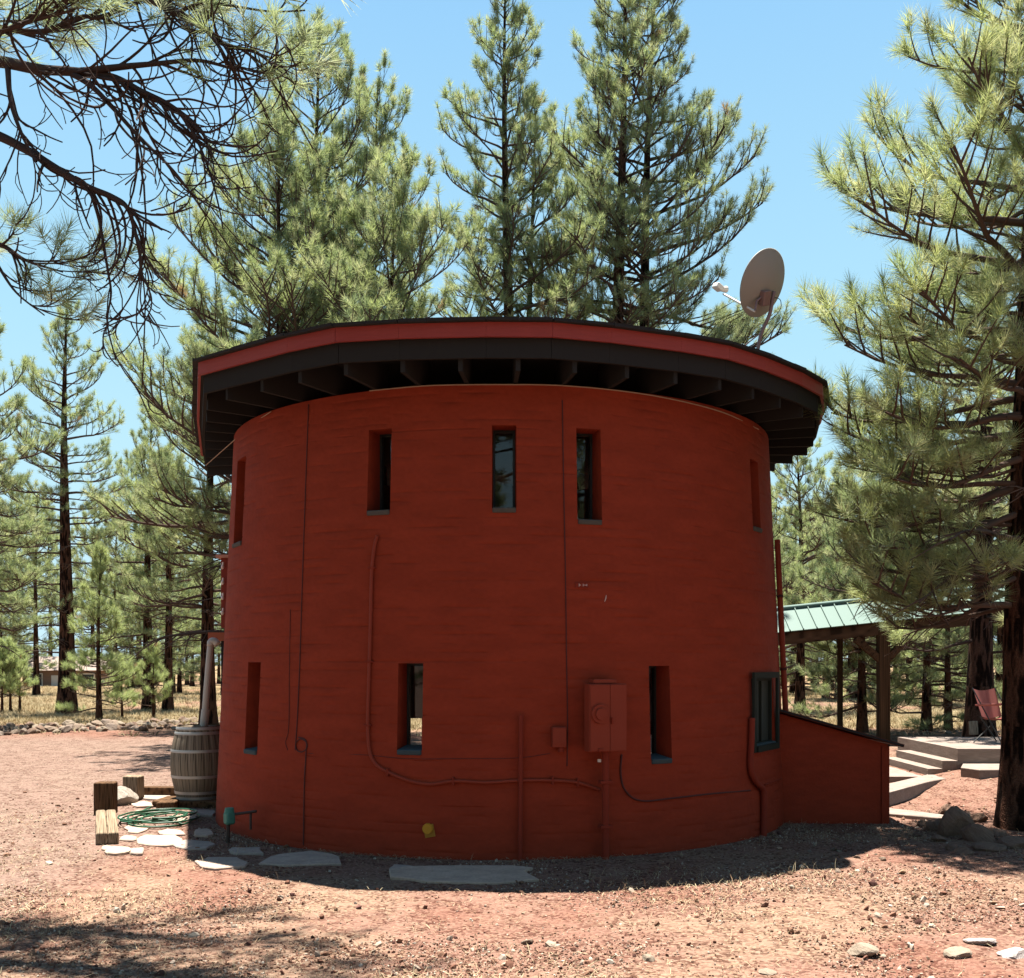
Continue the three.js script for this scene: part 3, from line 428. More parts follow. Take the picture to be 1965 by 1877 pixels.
{
  const f = ground(206, 1622), b2 = ground(203, 1575); const m = f.clone().lerp(b2, .5), dir = b2.clone().sub(f), t1 = thing('timber_edging', 'pale split timber lying on the dirt before the upright stump', 'timber', [m.x, 0, m.z], Math.atan2(dir.x, dir.z));
  const len = dir.length(); for (const s of [-1, 1]) { const g = rbox(.108, .13, len, .022), p = g.attributes.position; for (let i = 0; i < p.count; i++) p.setY(i, p.getY(i) + .018 * (vnoise(p.getZ(i) * 4, s * 3 + p.getX(i) * 8, 9) - .5)); g.computeVertexNormals(); mesh('plank', g.translate(s * .055, .062, 0), timberMat, t1); }
  timber('timber_stump', 'brown upright timber stump behind the pale timber', 'timber', at(203, 1560, 12.65).setY(0).toArray(), .1, .235, .40, .2, timberDark);
  timber('timber_stump', 'tan upright timber stump by the white boulder', 'timber', at(256, 1540, 14.0).setY(0).toArray(), -.15, .215, .33, .2, timberMat);
  timber('timber_edging', 'long low timber reaching from the tan stump to the barrel', 'timber', at(320, 1530, 14.35).setY(0).toArray(), 1.5, .16, .14, 1.5, timberDark);
  timber('timber_block', 'squared brown timber carrying the rain barrel', 'timber', at(375, 1548, 13.45).setY(0).toArray(), 1.5, .5, .095, .95, timberDark);
  timber('timber_block', 'short timber block with its cut end beside the hose', 'timber', at(322, 1552, 13.05).setY(0).toArray(), .1, .22, .12, .3, timberDark);
  const s = tag(mesh('boulder', rockGeo(31, .8, 3), std([.34, .295, .25], .9, { map: concreteMap, bumpMap: concreteMap, bumpScale: .02 })), 'rounded white boulder between the two stumps', 'boulder'); s.scale.set(.2, .2, .17); s.position.copy(at(238, 1545, 13.4).setY(.1)); s.rotation.set(.2, .4, .3);
}
{ // garden hose: loose loops
  const c = ground(305, 1577), pts = [], r = RNG(12);
  for (let k = 0; k < 150; k++) { const a = k / 24 * Math.PI * 2, q = .30 + .10 * Math.sin(a * .37 + 1) + .05 * r() * .3 + .05 * Math.sin(a * 1.7); pts.push(V(c.x + Math.cos(a) * q * 1.0 + .03 * Math.sin(k * .2), .02 + .006 * (k % 50) / 10 + .013 * (k / 40), c.z + Math.sin(a) * q * 1.25)); }
  for (const [x, y] of [[352, 1585], [300, 1590], [255, 1583], [238, 1572], [270, 1560], [300, 1548], [332, 1556]]) { const g = ground(x, y); pts.push(V(g.x, .016, g.z)); }
  tag(mesh('garden_hose', tubeGeo(spline(pts, 700), .0095, 7), hoseMat), 'green garden hose coiled on the flagstones', 'hose');
}
function slabStone(name, pts, th, mat, label, cat, group, lift = 0) {
  const c = pts.reduce((a, p) => a.add(p), V(0, 0, 0)).multiplyScalar(1 / pts.length), s = new THREE.Shape(pts.map(p => new THREE.Vector2(p.x - c.x, -(p.z - c.z))));
  const g = new THREE.ExtrudeGeometry(s, { depth: th, bevelEnabled: true, bevelSize: .008, bevelThickness: .008, bevelSegments: 1 }); g.rotateX(-Math.PI / 2);
  const m = tag(mesh(name, g, mat), label, cat, group); m.position.set(c.x, gh(c.x, -c.z) - th * .35 + lift, c.z); return m;
}
{
  const r = RNG(23), list = [ // picture ellipses: centre x, y, half width, half height, label
    [583, 1652, 82, 14, 'wide grey flagstone in the shade below the looped wire'], [893, 1681, 142, 17, 'longest grey flagstone in the shade below the wall'], [470, 1636, 36, 7, 'small grey flagstone beside the garden tap'], [424, 1662, 52, 11, 'grey flagstone crossed by the edge of the shade'],
    [305, 1616, 46, 11, 'broad pale flagstone half in the sun past the timber'], [370, 1625, 40, 9, null], [276, 1566, 26, 9, null], [262, 1592, 22, 8, null], [300, 1530, 36, 7, null], [345, 1517, 24, 5, null], [274, 1547, 22, 5, null], [392, 1562, 24, 6, null], [330, 1600, 26, 6, null], [225, 1637, 26, 7, null], [263, 1637, 14, 6, null], [205, 1632, 10, 4, null], [348, 1572, 30, 7, null], [240, 1575, 12, 6, null], [245, 1612, 16, 5, null], [390, 1600, 22, 6, null], [770, 1667, 22, 5, null]];
  list.forEach(([x, y, w, h, label], k) => { const pts = [], n = 9 + Math.floor(r() * 4), e = .55 + .3 * r(); for (let i = 0; i < n; i++) { const a = i / n * Math.PI * 2 + .25 * r(), q = .70 + .38 * r(), cx = Math.sign(Math.cos(a)) * Math.abs(Math.cos(a)) ** e, cy = Math.sign(Math.sin(a)) * Math.abs(Math.sin(a)) ** e; pts.push(ground(x + cx * q * w, y - cy * q * h)); } slabStone('flagstone', pts, .02, flagMat[k % 3], label ?? 'small pale flagstone set in the dirt around the hose and barrel', 'flagstone', label ? undefined : 'small flagstones around the hose', .002 * (k % 4)); });
}
// ---------------------------------------------------------------- rocks
{
  const geos = [1, 2, 3, 4, 5, 6].map(k => rockGeo(100 + k, .78, 3)), r = RNG(41);
  const put = (px, py, w, label, cat = 'rock', group, hs = 1, mat, z) => { const p = z ? at(px, py, z) : ground(px, py), zz = -p.z, s = w / F * zz / 2, m = tag(mesh('rock', geos[Math.floor(r() * 6)], mat ?? stoneMats[Math.floor(r() * 4)]), label, cat, group); m.position.set(p.x, gh(p.x, zz) + s * .3 * hs, p.z); m.scale.set(s, s * hs, s * (.8 + .4 * r())); m.rotation.set((r() - .5) * .5, r() * 6.3, (r() - .5) * .5); return m; };
  for (let row = 0; row < 2; row++) for (let k = 0; k < 46; k++) { const px = -15 + k * 10 + r() * 6, y = 1406 - px * .034 - row * 8 + r() * 5, w = 14 + r() * 12; put(px, y, w, 'tan fieldstone in the low stone border along the driveway', 'rock', 'low stone border along the driveway', .95); }
  const heap = std([.19, .12, .088], .95, { map: concreteMap, bumpMap: concreteMap, bumpScale: .02 }), pale = std([.27, .215, .165], .9, { map: concreteMap, bumpMap: concreteMap, bumpScale: .01 }), grey = std([.36, .31, .29], .9, { map: concreteMap, bumpMap: concreteMap, bumpScale: .01 });
  put(1655, 1832, 58, 'pale blocky rock with a flat top on the cinders', 'rock', null, .75, pale); put(1838, 1838, 56, 'pale wedge-shaped rock lying beside the grey slab', 'rock', null, .6, pale); put(1882, 1812, 62, 'flat grey slab of rock behind the wedge-shaped rock', 'rock', null, .35, grey); put(1945, 1836, 60, 'grey weathered rock at the end of the rock group', 'rock', null, .5, grey);
  put(1243, 1842, 26, 'single small pale rock alone on the open cinders', 'rock', null, .7, pale); put(1012, 1808, 24, 'small tan rock among dry grass', 'rock', null, .6); put(1472, 1866, 40, 'low pale rock half buried in the cinders', 'rock', null, .4, pale); put(688, 1742, 16, 'single dark lava rock in front of the shade', 'rock', null, .8, std([.12, .06, .05], .95));
  const rocks = [[1792, 1590, 44, 1], [1836, 1600, 78, 1.25], [1872, 1612, 56, .9], [1910, 1600, 40, .7], [1800, 1612, 30, .7], [1770, 1582, 26, .7], [1850, 1638, 40, .5], [1900, 1630, 60, .4], [1945, 1626, 60, .6], [1815, 1560, 36, .8], [1760, 1604, 20, .6], [1880, 1575, 34, .8], [1824, 1630, 22, .8]];
  for (const [x, y, w, h] of rocks) put(x, y, w, 'brown rock in the heap at the foot of the big pine', 'rock', 'rocks heaped at the foot of the big pine', h * 1.15, heap);
  for (let k = 0; k < 26; k++) put(1500 + r() * 460, 1596 + Math.pow(r(), .7) * 60 + 8, 6 + r() * 8, 'small loose stone in front of the shed', 'stone', 'small loose stones in front of the shed', .8);
  for (let k = 0; k < 40; k++) { const x = 1700 + 265 * r(); put(x, 1404 + 8 * r() - (x - 1700) * .01, 6 + 7 * r(), 'stone in the low line of stones by the field', 'rock', 'line of stones by the field', .8); }
}
// ---------------------------------------------------------------- pavilion, steps, chair, shed at the far end
{
  const slope = -.104, Z = 22, P = (px, py, dz = 0) => at(px, py, Z + dz), a = P(1440, 1219), o = thing('pavilion', 'open timber pavilion with pale green ribbed metal roof', 'pavilion', [P(1695, 1400, -.6).x, 0, -Z + .6]), org = o.position.clone();
  const green = std([.085, .135, .118], .6, { specularIntensity: .3 }), beamM = std([.075, .045, .028], .85, { map: woodMap, bumpMap: woodMap, bumpScale: .004 }), postM = std([.085, .05, .028], .85, { map: woodMap, bumpMap: woodMap, bumpScale: .004 });
  const L = (px, py, dz = 0) => P(px, py, dz).sub(org);
  const e0 = L(1440, 1219), e1 = L(2010, 1160), back = .75, rise = .50, ex = e1.clone().sub(e0), up = V(0, rise, -back), n = ex.clone().cross(up).normalize().multiplyScalar(-1), NP = 22; if (n.y < 0) n.negate();
  for (let k = 0; k < NP; k++) { // ribbed sheets
    const p = [], ix = [], f0 = k / NP, f1 = (k + 1) / NP, prof = [[0, 0], [.90, 0], [.925, .035], [.975, .035], [1, 0]]; prof.forEach(([t, h]) => { const q = e0.clone().addScaledVector(ex, lerp(f0, f1, t)).addScaledVector(n, h); for (const s of [q, q.clone().add(up)]) p.push(s.x, s.y, s.z); for (const s of [q, q.clone().add(up)]) p.push(s.x - n.x * .02, s.y - n.y * .02, s.z - n.z * .02); });
    for (let i = 0; i < 4; i++) { const b = i * 4; ix.push(b, b + 4, b + 1, b + 1, b + 4, b + 5, b + 2, b + 3, b + 6, b + 3, b + 7, b + 6, b, b + 2, b + 4, b + 4, b + 2, b + 6); } const g = new THREE.BufferGeometry(); g.setAttribute('position', new THREE.Float32BufferAttribute(p, 3)); g.setIndex(ix); const gg = g.toNonIndexed(); gg.computeVertexNormals(); mesh('roof_sheet', gg, green, o);
  }
  const beam = (A, B, w, h, mat, name) => { const d = B.clone().sub(A), g = rbox(d.length(), h, w, .012); const q = new THREE.Quaternion().setFromUnitVectors(V(1, 0, 0), d.clone().normalize()); const m = mesh(name, g, mat, o); m.quaternion.copy(q); m.position.copy(A.clone().lerp(B, .5)); return m; };
  mesh('ridge_cap', tubeGeo([e0.clone().add(up).addScaledVector(n, .02), e1.clone().add(up).addScaledVector(n, .02)], .05, 8), green, o);
  const dn = V(0, -.155, -.12); beam(e0.clone().add(dn), e1.clone().add(dn), .10, .25, beamM, 'eave_beam');
  const back2 = V(0, -.1, -4.2); beam(e0.clone().add(back2), e1.clone().add(back2), .12, .25, beamM, 'rear_beam');
  const rr = e0.clone().add(up); { const p = [], A = e0.clone().add(up), B = e1.clone().add(up), C = e1.clone().add(V(0, 0, -5.2)), D = e0.clone().add(V(0, 0, -5.2)); const th = n.clone().multiplyScalar(-.02); p.push(...[A, B, C, A, C, D].flatMap(v => v.toArray())); const g = new THREE.BufferGeometry(); g.setAttribute('position', new THREE.Float32BufferAttribute(p, 3)); g.computeVertexNormals(); mesh('rear_roof', g, green, o); }
  const post = (px, dz, w, top) => { const q = L(px, 1400, dz); mesh('post', rbox(w, top + .1, w, .015).translate(q.x, top / 2 - .05, q.z), postM, o); return q; };
  const q = post(1695, -.6 + .75, .23, 2.55), hT = 2.52;
  for (const s of [-1, 1]) beam(V(q.x + s * .08, hT - .62, q.z + .02), V(q.x + s * .60, hT - .12 + s * .06, q.z + .02), .13, .15, postM, 'brace');
  post(1612, 4.2, .12, 2.5); post(1990, -.4, .30, 2.8); post(1960, 4, .16, 2.8); post(1452, .15, .26, 2.3);
}
{
  const z0 = 15.4, z1 = 17.3, X = (px) => (px - CX) / F * z0, o = thing('concrete_steps', 'pale concrete steps climbing to a landing under the pines', 'steps', [X(1700), 0, -z0]), ox = X(1700);
  const xs = [[1560, 1780, .156], [1780, 1808, .27], [1808, 1838, .387]];
  xs.forEach(([a, b, h], k) => mesh('step', box(X(a) - ox, X(b) - ox, -.1, h, -(z1 - z0) + .03 * k, .03 * (3 - k) * .3), concreteMat, o));
  mesh('landing', box(X(1838) - ox, X(2350) - ox, -.1, .564, -(z1 - z0) - .5, 0), concreteMat, o);
  const flags = [[[1700, 1523], [1790, 1500], [1862, 1490], [1850, 1503], [1780, 1517], [1705, 1540]], [[1850, 1487], [1930, 1478], [1960, 1484], [1955, 1502], [1880, 1503], [1845, 1498]], [[1705, 1546], [1760, 1552], [1820, 1560], [1812, 1565], [1752, 1560], [1705, 1556]]];
  flags.forEach((f, k) => slabStone('paving_slab', f.map(([x, y]) => ground(x, y, .06 + .1 * (k === 1))).reverse(), .16, concreteMat, ['long pale paving slab along the foot of the steps', 'square pale paving slab beside the big pine', 'thin pale kerb slab leading from the shed toward the rocks'][k], 'slab', null, -.062));
}
{ // folding camp chair on the landing
  const c = at(1916, 1437, 16.5), o = thing('camp_chair', 'folding camp chair with faded red fabric on the landing', 'chair', [c.x, .564, c.z], .5), fab = std([.25, .085, .072], .9), leg = std([.03, .03, .03], .5);
  const sheet = (a, b, c2, d, sag) => { const g = new THREE.PlaneGeometry(1, 1, 8, 8), p = g.attributes.position; for (let i = 0; i < p.count; i++) { const u = p.getX(i) + .5, v = p.getY(i) + .5, q = a.clone().lerp(b, u).lerp(d.clone().lerp(c2, u), v); const s = Math.sin(Math.PI * u) * sag; p.setXYZ(i, q.x, q.y - s * .7, q.z - s * .7); } g.computeVertexNormals(); return g; };
  mesh('backrest', sheet(V(-.24, .42, -.12), V(.24, .42, -.12), V(.27, .86, -.26), V(-.27, .86, -.26), .05), fab, o); mesh('seat', sheet(V(-.25, .40, .26), V(.25, .40, .26), V(.24, .40, -.12), V(-.24, .40, -.12), .06), fab, o);
  for (const s of [-1, 1]) { mesh('leg', tubeGeo([V(s * .28, 0, .28), V(-s * .26, .42, .26)], .011, 6), leg, o); mesh('leg', tubeGeo([V(s * .28, 0, -.24), V(-s * .25, .42, -.14)], .011, 6), leg, o); mesh('leg', tubeGeo([V(s * .28, 0, .28), V(s * .27, .87, -.27)], .011, 6), leg, o); mesh('armrest', tubeGeo([V(s * .28, .62, .24), V(s * .28, .60, -.2)], .018, 6), fab, o); }
}
// far cabin across the driveway
{
  const Z = 78, p = at(118, 1332, Z), o = thing('far_cabin', 'small pinkish cabin with pale roof far across the field', 'cabin', [p.x, p.y - .1, p.z]), k = Z / F;
  const w = 75 * k, hh = 48 * k, wallm = std([.20, .125, .092], .9), rm = std([.22, .175, .15], .8);
  mesh('wall', box(-w, w, -.2, hh, -4, 0), wallm, o);
  const s = new THREE.Shape([[-w - .3, hh], [w + .3, hh], [w - .9, hh + 1.05], [-w + .9, hh + 1.05]].map(a => new THREE.Vector2(...a))); mesh('roof', (() => { const p2 = [], A = [V(-w - .3, hh, .35), V(w + .3, hh, .35), V(w + .1, hh + 1.05, -2), V(-w - .1, hh + 1.05, -2), V(-w - .3, hh, -4.3), V(w + .3, hh, -4.3)]; for (const f of [[0, 1, 2], [0, 2, 3], [3, 2, 5], [3, 5, 4], [0, 3, 4], [1, 5, 2], [0, 4, 5], [0, 5, 1]]) f.forEach(i => p2.push(...A[i].toArray())); const g = new THREE.BufferGeometry(); g.setAttribute('position', new THREE.Float32BufferAttribute(p2, 3)); g.computeVertexNormals(); return g; })(), rm, o);
  for (const [x, y, ww, h2] of [[-1.9, .75, .5, .65], [.5, .75, .45, .6], [2.0, .8, .5, .6]]) { const wi = mesh('window', box(x - ww, x + ww, y - .05, y + h2 * 1.4, .003, .05), std([.6, .55, .5], .7), o); mesh('pane', box(x - ww + .07, x + ww - .07, y + .02, y + h2 * 1.4 - .07, .051, .06), std([.02, .022, .025], .15), wi); }
  mesh('door', box(-.75, -.1, -.1, 1.5, .003, .05), std([.5, .47, .45], .7), o);
}

// ---------------------------------------------------------------- pines
function tuftGeo(n, len, wid, seed, axis = .62) {              // a brush of needles round the end of a twig, along +y: three corners a needle
  const r = RNG(seed), p = [];
  for (let k = 0; k < n; k++) {
    const y0 = axis * len * (k / n), a = k * 2.4 + r(), tilt = lerp(1.25, .25, Math.pow(k / n, 1.2)) + (r() - .5) * .45, l = len * (.75 + .4 * r()), d = V(Math.sin(tilt) * Math.cos(a), Math.cos(tilt), Math.sin(tilt) * Math.sin(a));
    const s = d.clone().cross(V(r() - .5, r() - .5, r() - .5)).normalize().multiplyScalar(wid / 2), b = V(0, y0, 0), tip = b.clone().addScaledVector(d, l); tip.y -= .06 * l * Math.sin(tilt);
    p.push(b.x - s.x, b.y - s.y, b.z - s.z, b.x + s.x, b.y + s.y, b.z + s.z, tip.x, tip.y, tip.z);
  }
  return p;
}
const lods = (n, l, w, s) => [0, 1, 2, 3].map(k => tuftGeo(n, l, w, s + k * 7)), TUFT = { near: lods(48, .185, .0062, 1), mid: lods(36, .17, .0100, 2), far: lods(20, .19, .0170, 3) };
const PAL = { olive: [[.265, .315, .12], [.22, .275, .11], [.30, .345, .14], [.185, .24, .11], [.33, .355, .175]], dusk: [[.20, .245, .115], [.165, .21, .105], [.23, .27, .12], [.26, .29, .14]], tip: [[.25, .305, .135], [.29, .34, .17], [.34, .365, .225], [.21, .265, .12]], young: [[.285, .34, .12], [.32, .37, .15], [.25, .31, .115]] };
let needles = 0;
function crown(tufts, lod, pal, parent, r) {
  const n = TUFT[lod][0].length / 3, P = new Float32Array(tufts.length * n * 3), K = new Float32Array(P.length), Q = new THREE.Quaternion(), Q2 = new THREE.Quaternion(), Y = V(0, 1, 0), v = V(0, 0, 0); let j = 0;
  for (const t of tufts) {
    const src = TUFT[lod][Math.floor(r() * 4)]; Q.setFromUnitVectors(Y, t.d.normalize()).multiply(Q2.setFromAxisAngle(Y, r() * 6.3));
    const c = t.c ?? pal[Math.floor(r() * pal.length)], k = .85 + .3 * r(); let q = 1;
    for (let i = 0; i < n; i++) { if (i % 3 === 0) q = k * (.8 + .4 * r()); v.set(src[i * 3], src[i * 3 + 1], src[i * 3 + 2]).multiplyScalar(t.s).applyQuaternion(Q).add(t.p); P[j] = v.x; K[j++] = c[0] * q; P[j] = v.y; K[j++] = c[1] * q; P[j] = v.z; K[j++] = c[2] * q; }
  }
  const g = new THREE.BufferGeometry(); g.setAttribute('position', new THREE.BufferAttribute(P, 3)); g.setAttribute('color', new THREE.BufferAttribute(K, 3)); needles += P.length / 9;
  const m = mesh('crown', g, needleMat, parent); m.userData.kind = 'stuff'; return m;
}
function twigPath(p, d, L, n, curl, r, wob = .18) { const pts = [p.clone()], q = p.clone(), dir = d.clone().normalize(); for (let k = 0; k < n; k++) { q.addScaledVector(dir, L / n); pts.push(q.clone()); dir.x += (r() - .5) * wob; dir.z += (r() - .5) * wob; dir.y += curl + (r() - .5) * wob; dir.normalize(); } return pts; }
function pine(name, label, o, group) {
  const r = RNG(o.seed), g = thing(name, label, 'tree', [o.x, gh(o.x, o.z) - .05, -o.z], 0, group), H = o.H, cs = o.cs ?? .4, lean = o.lean ?? [0, 0], tp = [];
  const bend = r() * 6.3, tr = t => o.r0 * Math.max(.05, (1 - .93 * Math.pow(t, .9)) + .28 * Math.exp(-t * H * 2.2)), tpos = t => V(lean[0] * t * H + .012 * H * Math.sin(t * 4 + bend) * t, t * H, lean[1] * t * H + .012 * H * Math.cos(t * 3.3 + bend) * t);
  const NT = o.lod === 'near' ? 40 : 16, sides = o.lod === 'near' ? 20 : o.lod === 'mid' ? 10 : 7; for (let k = 0; k <= NT; k++) tp.push(tpos(k / NT));
  const tb = new MB(); tb.tube(tp, k => tr(k), sides); for (let i = 0; i < tb.u.length; i += 2) { tb.u[i] *= Math.max(1, Math.round(o.r0 * 6.3 / .6)); tb.u[i + 1] /= 1.2; }
  if (o.lod === 'near') for (let k = 0; k < tb.p.length / 3; k++) { const row = Math.floor(k / (sides + 1)), c = tp[row], s = (k % (sides + 1)) % sides, f = 1 + .13 * (vnoise(s * .9, row * .55, 7) - .5); tb.p[k * 3] = c.x + (tb.p[k * 3] - c.x) * f; tb.p[k * 3 + 2] = c.z + (tb.p[k * 3 + 2] - c.z) * f; }
  mesh('trunk', tb.geo(), o.bark ?? barkMat, g);
  const mb = new MB(), tufts = [], prof = o.prof ?? (u => lerp(.85, 1, smooth(0, .22, u)) * (1 - .86 * Math.pow(u, 1.75))), dens = o.dens ?? 1, bs = o.lod === 'far' ? 3 : o.lod === 'near' ? 6 : 4, ts = o.ts ?? 1;
  const doBranch = (hgt, az, L, el, leafy) => {
    const t = hgt / H, p0 = tpos(t), n = 6, pts = [p0.clone()], q = p0.clone(), rb = clamp(.016 * L + .006, .008, tr(t) * .6); let a = az, e = el;
    for (let k = 1; k <= n; k++) { q.add(V(Math.cos(a) * Math.cos(e), Math.sin(e), Math.sin(a) * Math.cos(e)).multiplyScalar(L / n)); pts.push(q.clone()); a += (r() - .5) * .35; e += (k < 3 ? -.07 : .17) * (leafy ? 1 : -.6) + (r() - .5) * .16; }
    mb.tube(pts, k => rb * (1 - .8 * k) + .002, bs);
    const ns = Math.max(3, Math.round(L * (o.subs ?? 5.5) * (leafy ? 1 : .9)));
    for (let k = 0; k < ns; k++) {
      const s = lerp(leafy ? (o.inner ?? .36) : .2, 1, (k + r() * .7) / ns), f = s * n, i = Math.min(n - 1, Math.floor(f)), p = pts[i].clone().lerp(pts[i + 1], f - i), d = pts[i + 1].clone().sub(pts[i]).normalize(), side = (k % 2 ? 1 : -1) * (.5 + .7 * r()), d2 = d.clone().applyAxisAngle(V(0, 1, 0), side); d2.y += leafy ? .1 + .5 * r() : -.5 + .6 * r(); d2.normalize();
      const l = (L * .30 * (1.15 - .6 * s) + .10) * (.6 + .7 * r()), sp = twigPath(p, d2, l, 3, leafy ? .13 : -.1, r, .25); mb.tube(sp, u => (rb * .35 * (1 - .7 * u) + .0022) * (leafy ? 1 : .8), 3);
      if (!leafy) { if (r() < .8) { const tw = twigPath(sp[2], d2.clone().applyAxisAngle(V(0, 1, 0), -side * 1.3), l * .6, 3, -.05, r, .5); mb.tube(tw, u => .004 * (1 - .6 * u), 3); } continue; }
      const nt = Math.max(1, Math.round((1 + l * 3.6) * dens)), c = r() < (o.brown ?? .006) ? [.25, .17, .075] : undefined;
      for (let m = 0; m < nt; m++) { const v = 1 - m * .8 / nt, ff = v * 3, ii = Math.min(2, Math.floor(ff)), tpnt = sp[ii].clone().lerp(sp[ii + 1], ff - ii), td = sp[ii + 1].clone().sub(sp[ii]).normalize(); if (m) { td.x += (r() - .5) * 1.5; td.z += (r() - .5) * 1.5; td.y += .2 + .6 * r(); const e2 = tpnt.clone().addScaledVector(td.clone().normalize(), .10); if (o.lod !== 'far') mb.tube([tpnt, e2], .003, 3); tufts.push({ p: e2, d: td, s: ts * (.75 + .4 * r()), c }); } else { td.y += .25; tufts.push({ p: tpnt, d: td, s: ts * (.8 + .45 * r()), c }); } }
    }
    if (leafy) { const d = pts[n].clone().sub(pts[n - 1]); d.y += .3; for (let k = 0; k < 3; k++) tufts.push({ p: pts[n].clone().add(V((r() - .5) * .1, (r() - .3) * .1, (r() - .5) * .1)), d: d.clone().add(V(r() - .5, r() - .2, r() - .5).multiplyScalar(.6 * d.length())), s: ts * (.9 + .4 * r()) }); }
  };
  const nb = o.nb ?? 60;
  for (let k = 0; k < nb; k++) { const u = (k + r() * .9) / nb, h = H * (cs + (1 - cs) * .975 * Math.pow(u, o.pack ?? .95)), uu = (h / H - cs) / (1 - cs); doBranch(h, k * 2.4 + r() * 1.2, o.R * prof(uu) * (.42 + .72 * Math.pow(r(), .8)), lerp(o.el0 ?? -.05, o.el1 ?? .85, uu) + (r() - .5) * .45, true); }
  for (let k = 0; k < (o.dead ?? 10); k++) { const h = H * lerp(o.ds ?? cs * .55, cs * 1.15, (k + r()) / (o.dead ?? 10)); doBranch(h, k * 2.4 + r(), o.R * (.35 + .55 * r()), -.1 + .35 * (r() - .5), r() < (o.dl ?? .15)); }
  (o.extra ?? []).forEach(([h, az, L, el, leafy]) => doBranch(h, az, L, el, leafy));
  const top = tpos(1); for (let k = 0; k < 9; k++) tufts.push({ p: top.clone().add(V(0, -.09 * k, 0)), d: V((r() - .5) * (.4 + .2 * k), 1, (r() - .5) * (.4 + .2 * k)), s: ts * (.9 + .3 * r()) });
  mesh('branches', mb.geo(), o.twig ?? twigMat, g); crown(tufts, o.lod, o.pal ?? PAL.olive, g, r);
  g.userData.tufts = tufts.length; delete g.userData.tufts; return g;
}
const X = (px, z) => (px - CX) / F * z, HT = (y, z) => EYE + (HY - y) / F * z;
// behind the house
const B = (px, z, top, more) => ({ x: X(px, z), z, H: HT(top, z), r0: .24, lod: 'mid', ...more });
pine('pine_tree', 'slim spire-topped pine rising behind the roof beside the overhanging boughs', B(612, 24, 60, { seed: 11, R: 2.6, cs: .34, nb: 106, r0: .21, prof: u => lerp(.85, 1, smooth(0, .25, u)) * (1 - .8 * u ** 2.6), lean: [-.006, 0] }));
pine('pine_tree', 'bushy lower pine behind the roof with broad leafy crown', B(545, 22.5, 235, { seed: 12, R: 3.9, cs: .30, nb: 112, r0: .2, dens: 1.15 }));
pine('pine_tree', 'round-topped dark pine behind the roof', B(712, 27, 165, { seed: 13, R: 2.5, cs: .34, nb: 98, r0: .22, prof: u => lerp(.85, 1, u * 3 > 1 ? 1 : u * 3) * (1 - .75 * u ** 2.2) }));
pine('pine_tree', 'leafy pine filling the gap behind the roof between two spires', B(755, 22, 330, { prof: u => lerp(.85, 1, smooth(0, .25, u)) * (1 - .8 * u ** 2.6), seed: 14, R: 2.8, cs: .32, nb: 98, r0: .17, dens: 1.15 }));
pine('pine_tree', 'tall pointed pine standing alone against the sky behind the roof', B(982, 25, -30, { seed: 15, R: 2.55, cs: .40, nb: 112, r0: .27, dead: 16, ds: .3 }));
pine('pine_tree', 'slender second stem close beside the tall pointed pine', B(1012, 26, 190, { seed: 16, R: 2.3, cs: .38, nb: 66, r0: .18, dead: 10, ds: .3 }));
pine('pine_tree', 'thick-stemmed pine of the twin pair, foliage tufts on its stem', B(1186, 26, -95, { seed: 17, R: 2.9, cs: .36, nb: 112, r0: .31, dead: 14, ds: .3, lean: [-.003, 0] }));
pine('pine_tree', 'dark bare-stemmed pine of the twin pair near the satellite dish', B(1236, 27, -110, { seed: 18, R: 3.7, cs: .34, nb: 112, r0: .27, dead: 14, ds: .28, bark: barkGrey, twig: twigDark, pal: PAL.dusk, lean: [.014, 0] }));
pine('pine_tree', 'small pine peeking over the roof edge by the dish mast', B(1395, 30, 590, { seed: 19, R: 2.3, cs: .3, nb: 50, r0: .15 }));
pine('pine_tree', 'pine half hidden behind the balcony side of the house', B(400, 29, 600, { seed: 20, R: 2.5, cs: .28, nb: 76, r0: .24, dead: 12, ds: .2 }));
// beyond the driveway
pine('pine_tree', 'straight tall pine with long dark stem beyond the stone border', B(128, 37, 592, { seed: 21, R: 2.6, cs: .42, nb: 72, r0: .33, dead: 26, ds: .14, dl: .35 }));
pine('pine_tree', 'pine with crossing limbs reaching toward the balcony', B(285, 40, 800, { seed: 22, R: 2.4, cs: .32, nb: 56, r0: .24, dead: 12, ds: .16, dl: .5 }));
pine('pine_tree', 'narrow-stemmed pine near the downspout', B(322, 39, 860, { seed: 23, R: 2.3, cs: .36, nb: 48, r0: .2, dead: 10, ds: .2, dl: .4 }));
pine('pine_tree', 'leafy pine at the edge of the driveway reaching over the young pines', B(-35, 29, 590, { seed: 24, R: 2.6, cs: .34, nb: 72, r0: .26, dead: 12, ds: .2, dl: .4 }));
pine('young_pine', 'tallest young pine with light green tiers by the stone border', B(190, 32.6, 1055, { seed: 25, R: 1.25, cs: .12, nb: 52, r0: .1, ts: .95, pal: PAL.young, dead: 4, prof: u => 1 - .88 * u, el0: .05, el1: .9, subs: 7 }));
pine('young_pine', 'small young pine beside the tallest young one', B(295, 33.5, 1240, { seed: 26, R: .8, cs: .16, nb: 26, r0: .055, ts: .8, pal: PAL.young, dead: 0, prof: u => 1 - .8 * u, el0: .2, el1: 1, subs: 8 }));
pine('young_pine', 'lowest sparse pine seedling between two young pines', B(234, 33.8, 1285, { seed: 27, R: .7, cs: .18, nb: 20, r0: .045, ts: .75, pal: PAL.young, dead: 0, prof: u => 1 - .75 * u, el0: .2, el1: 1, subs: 8 }));
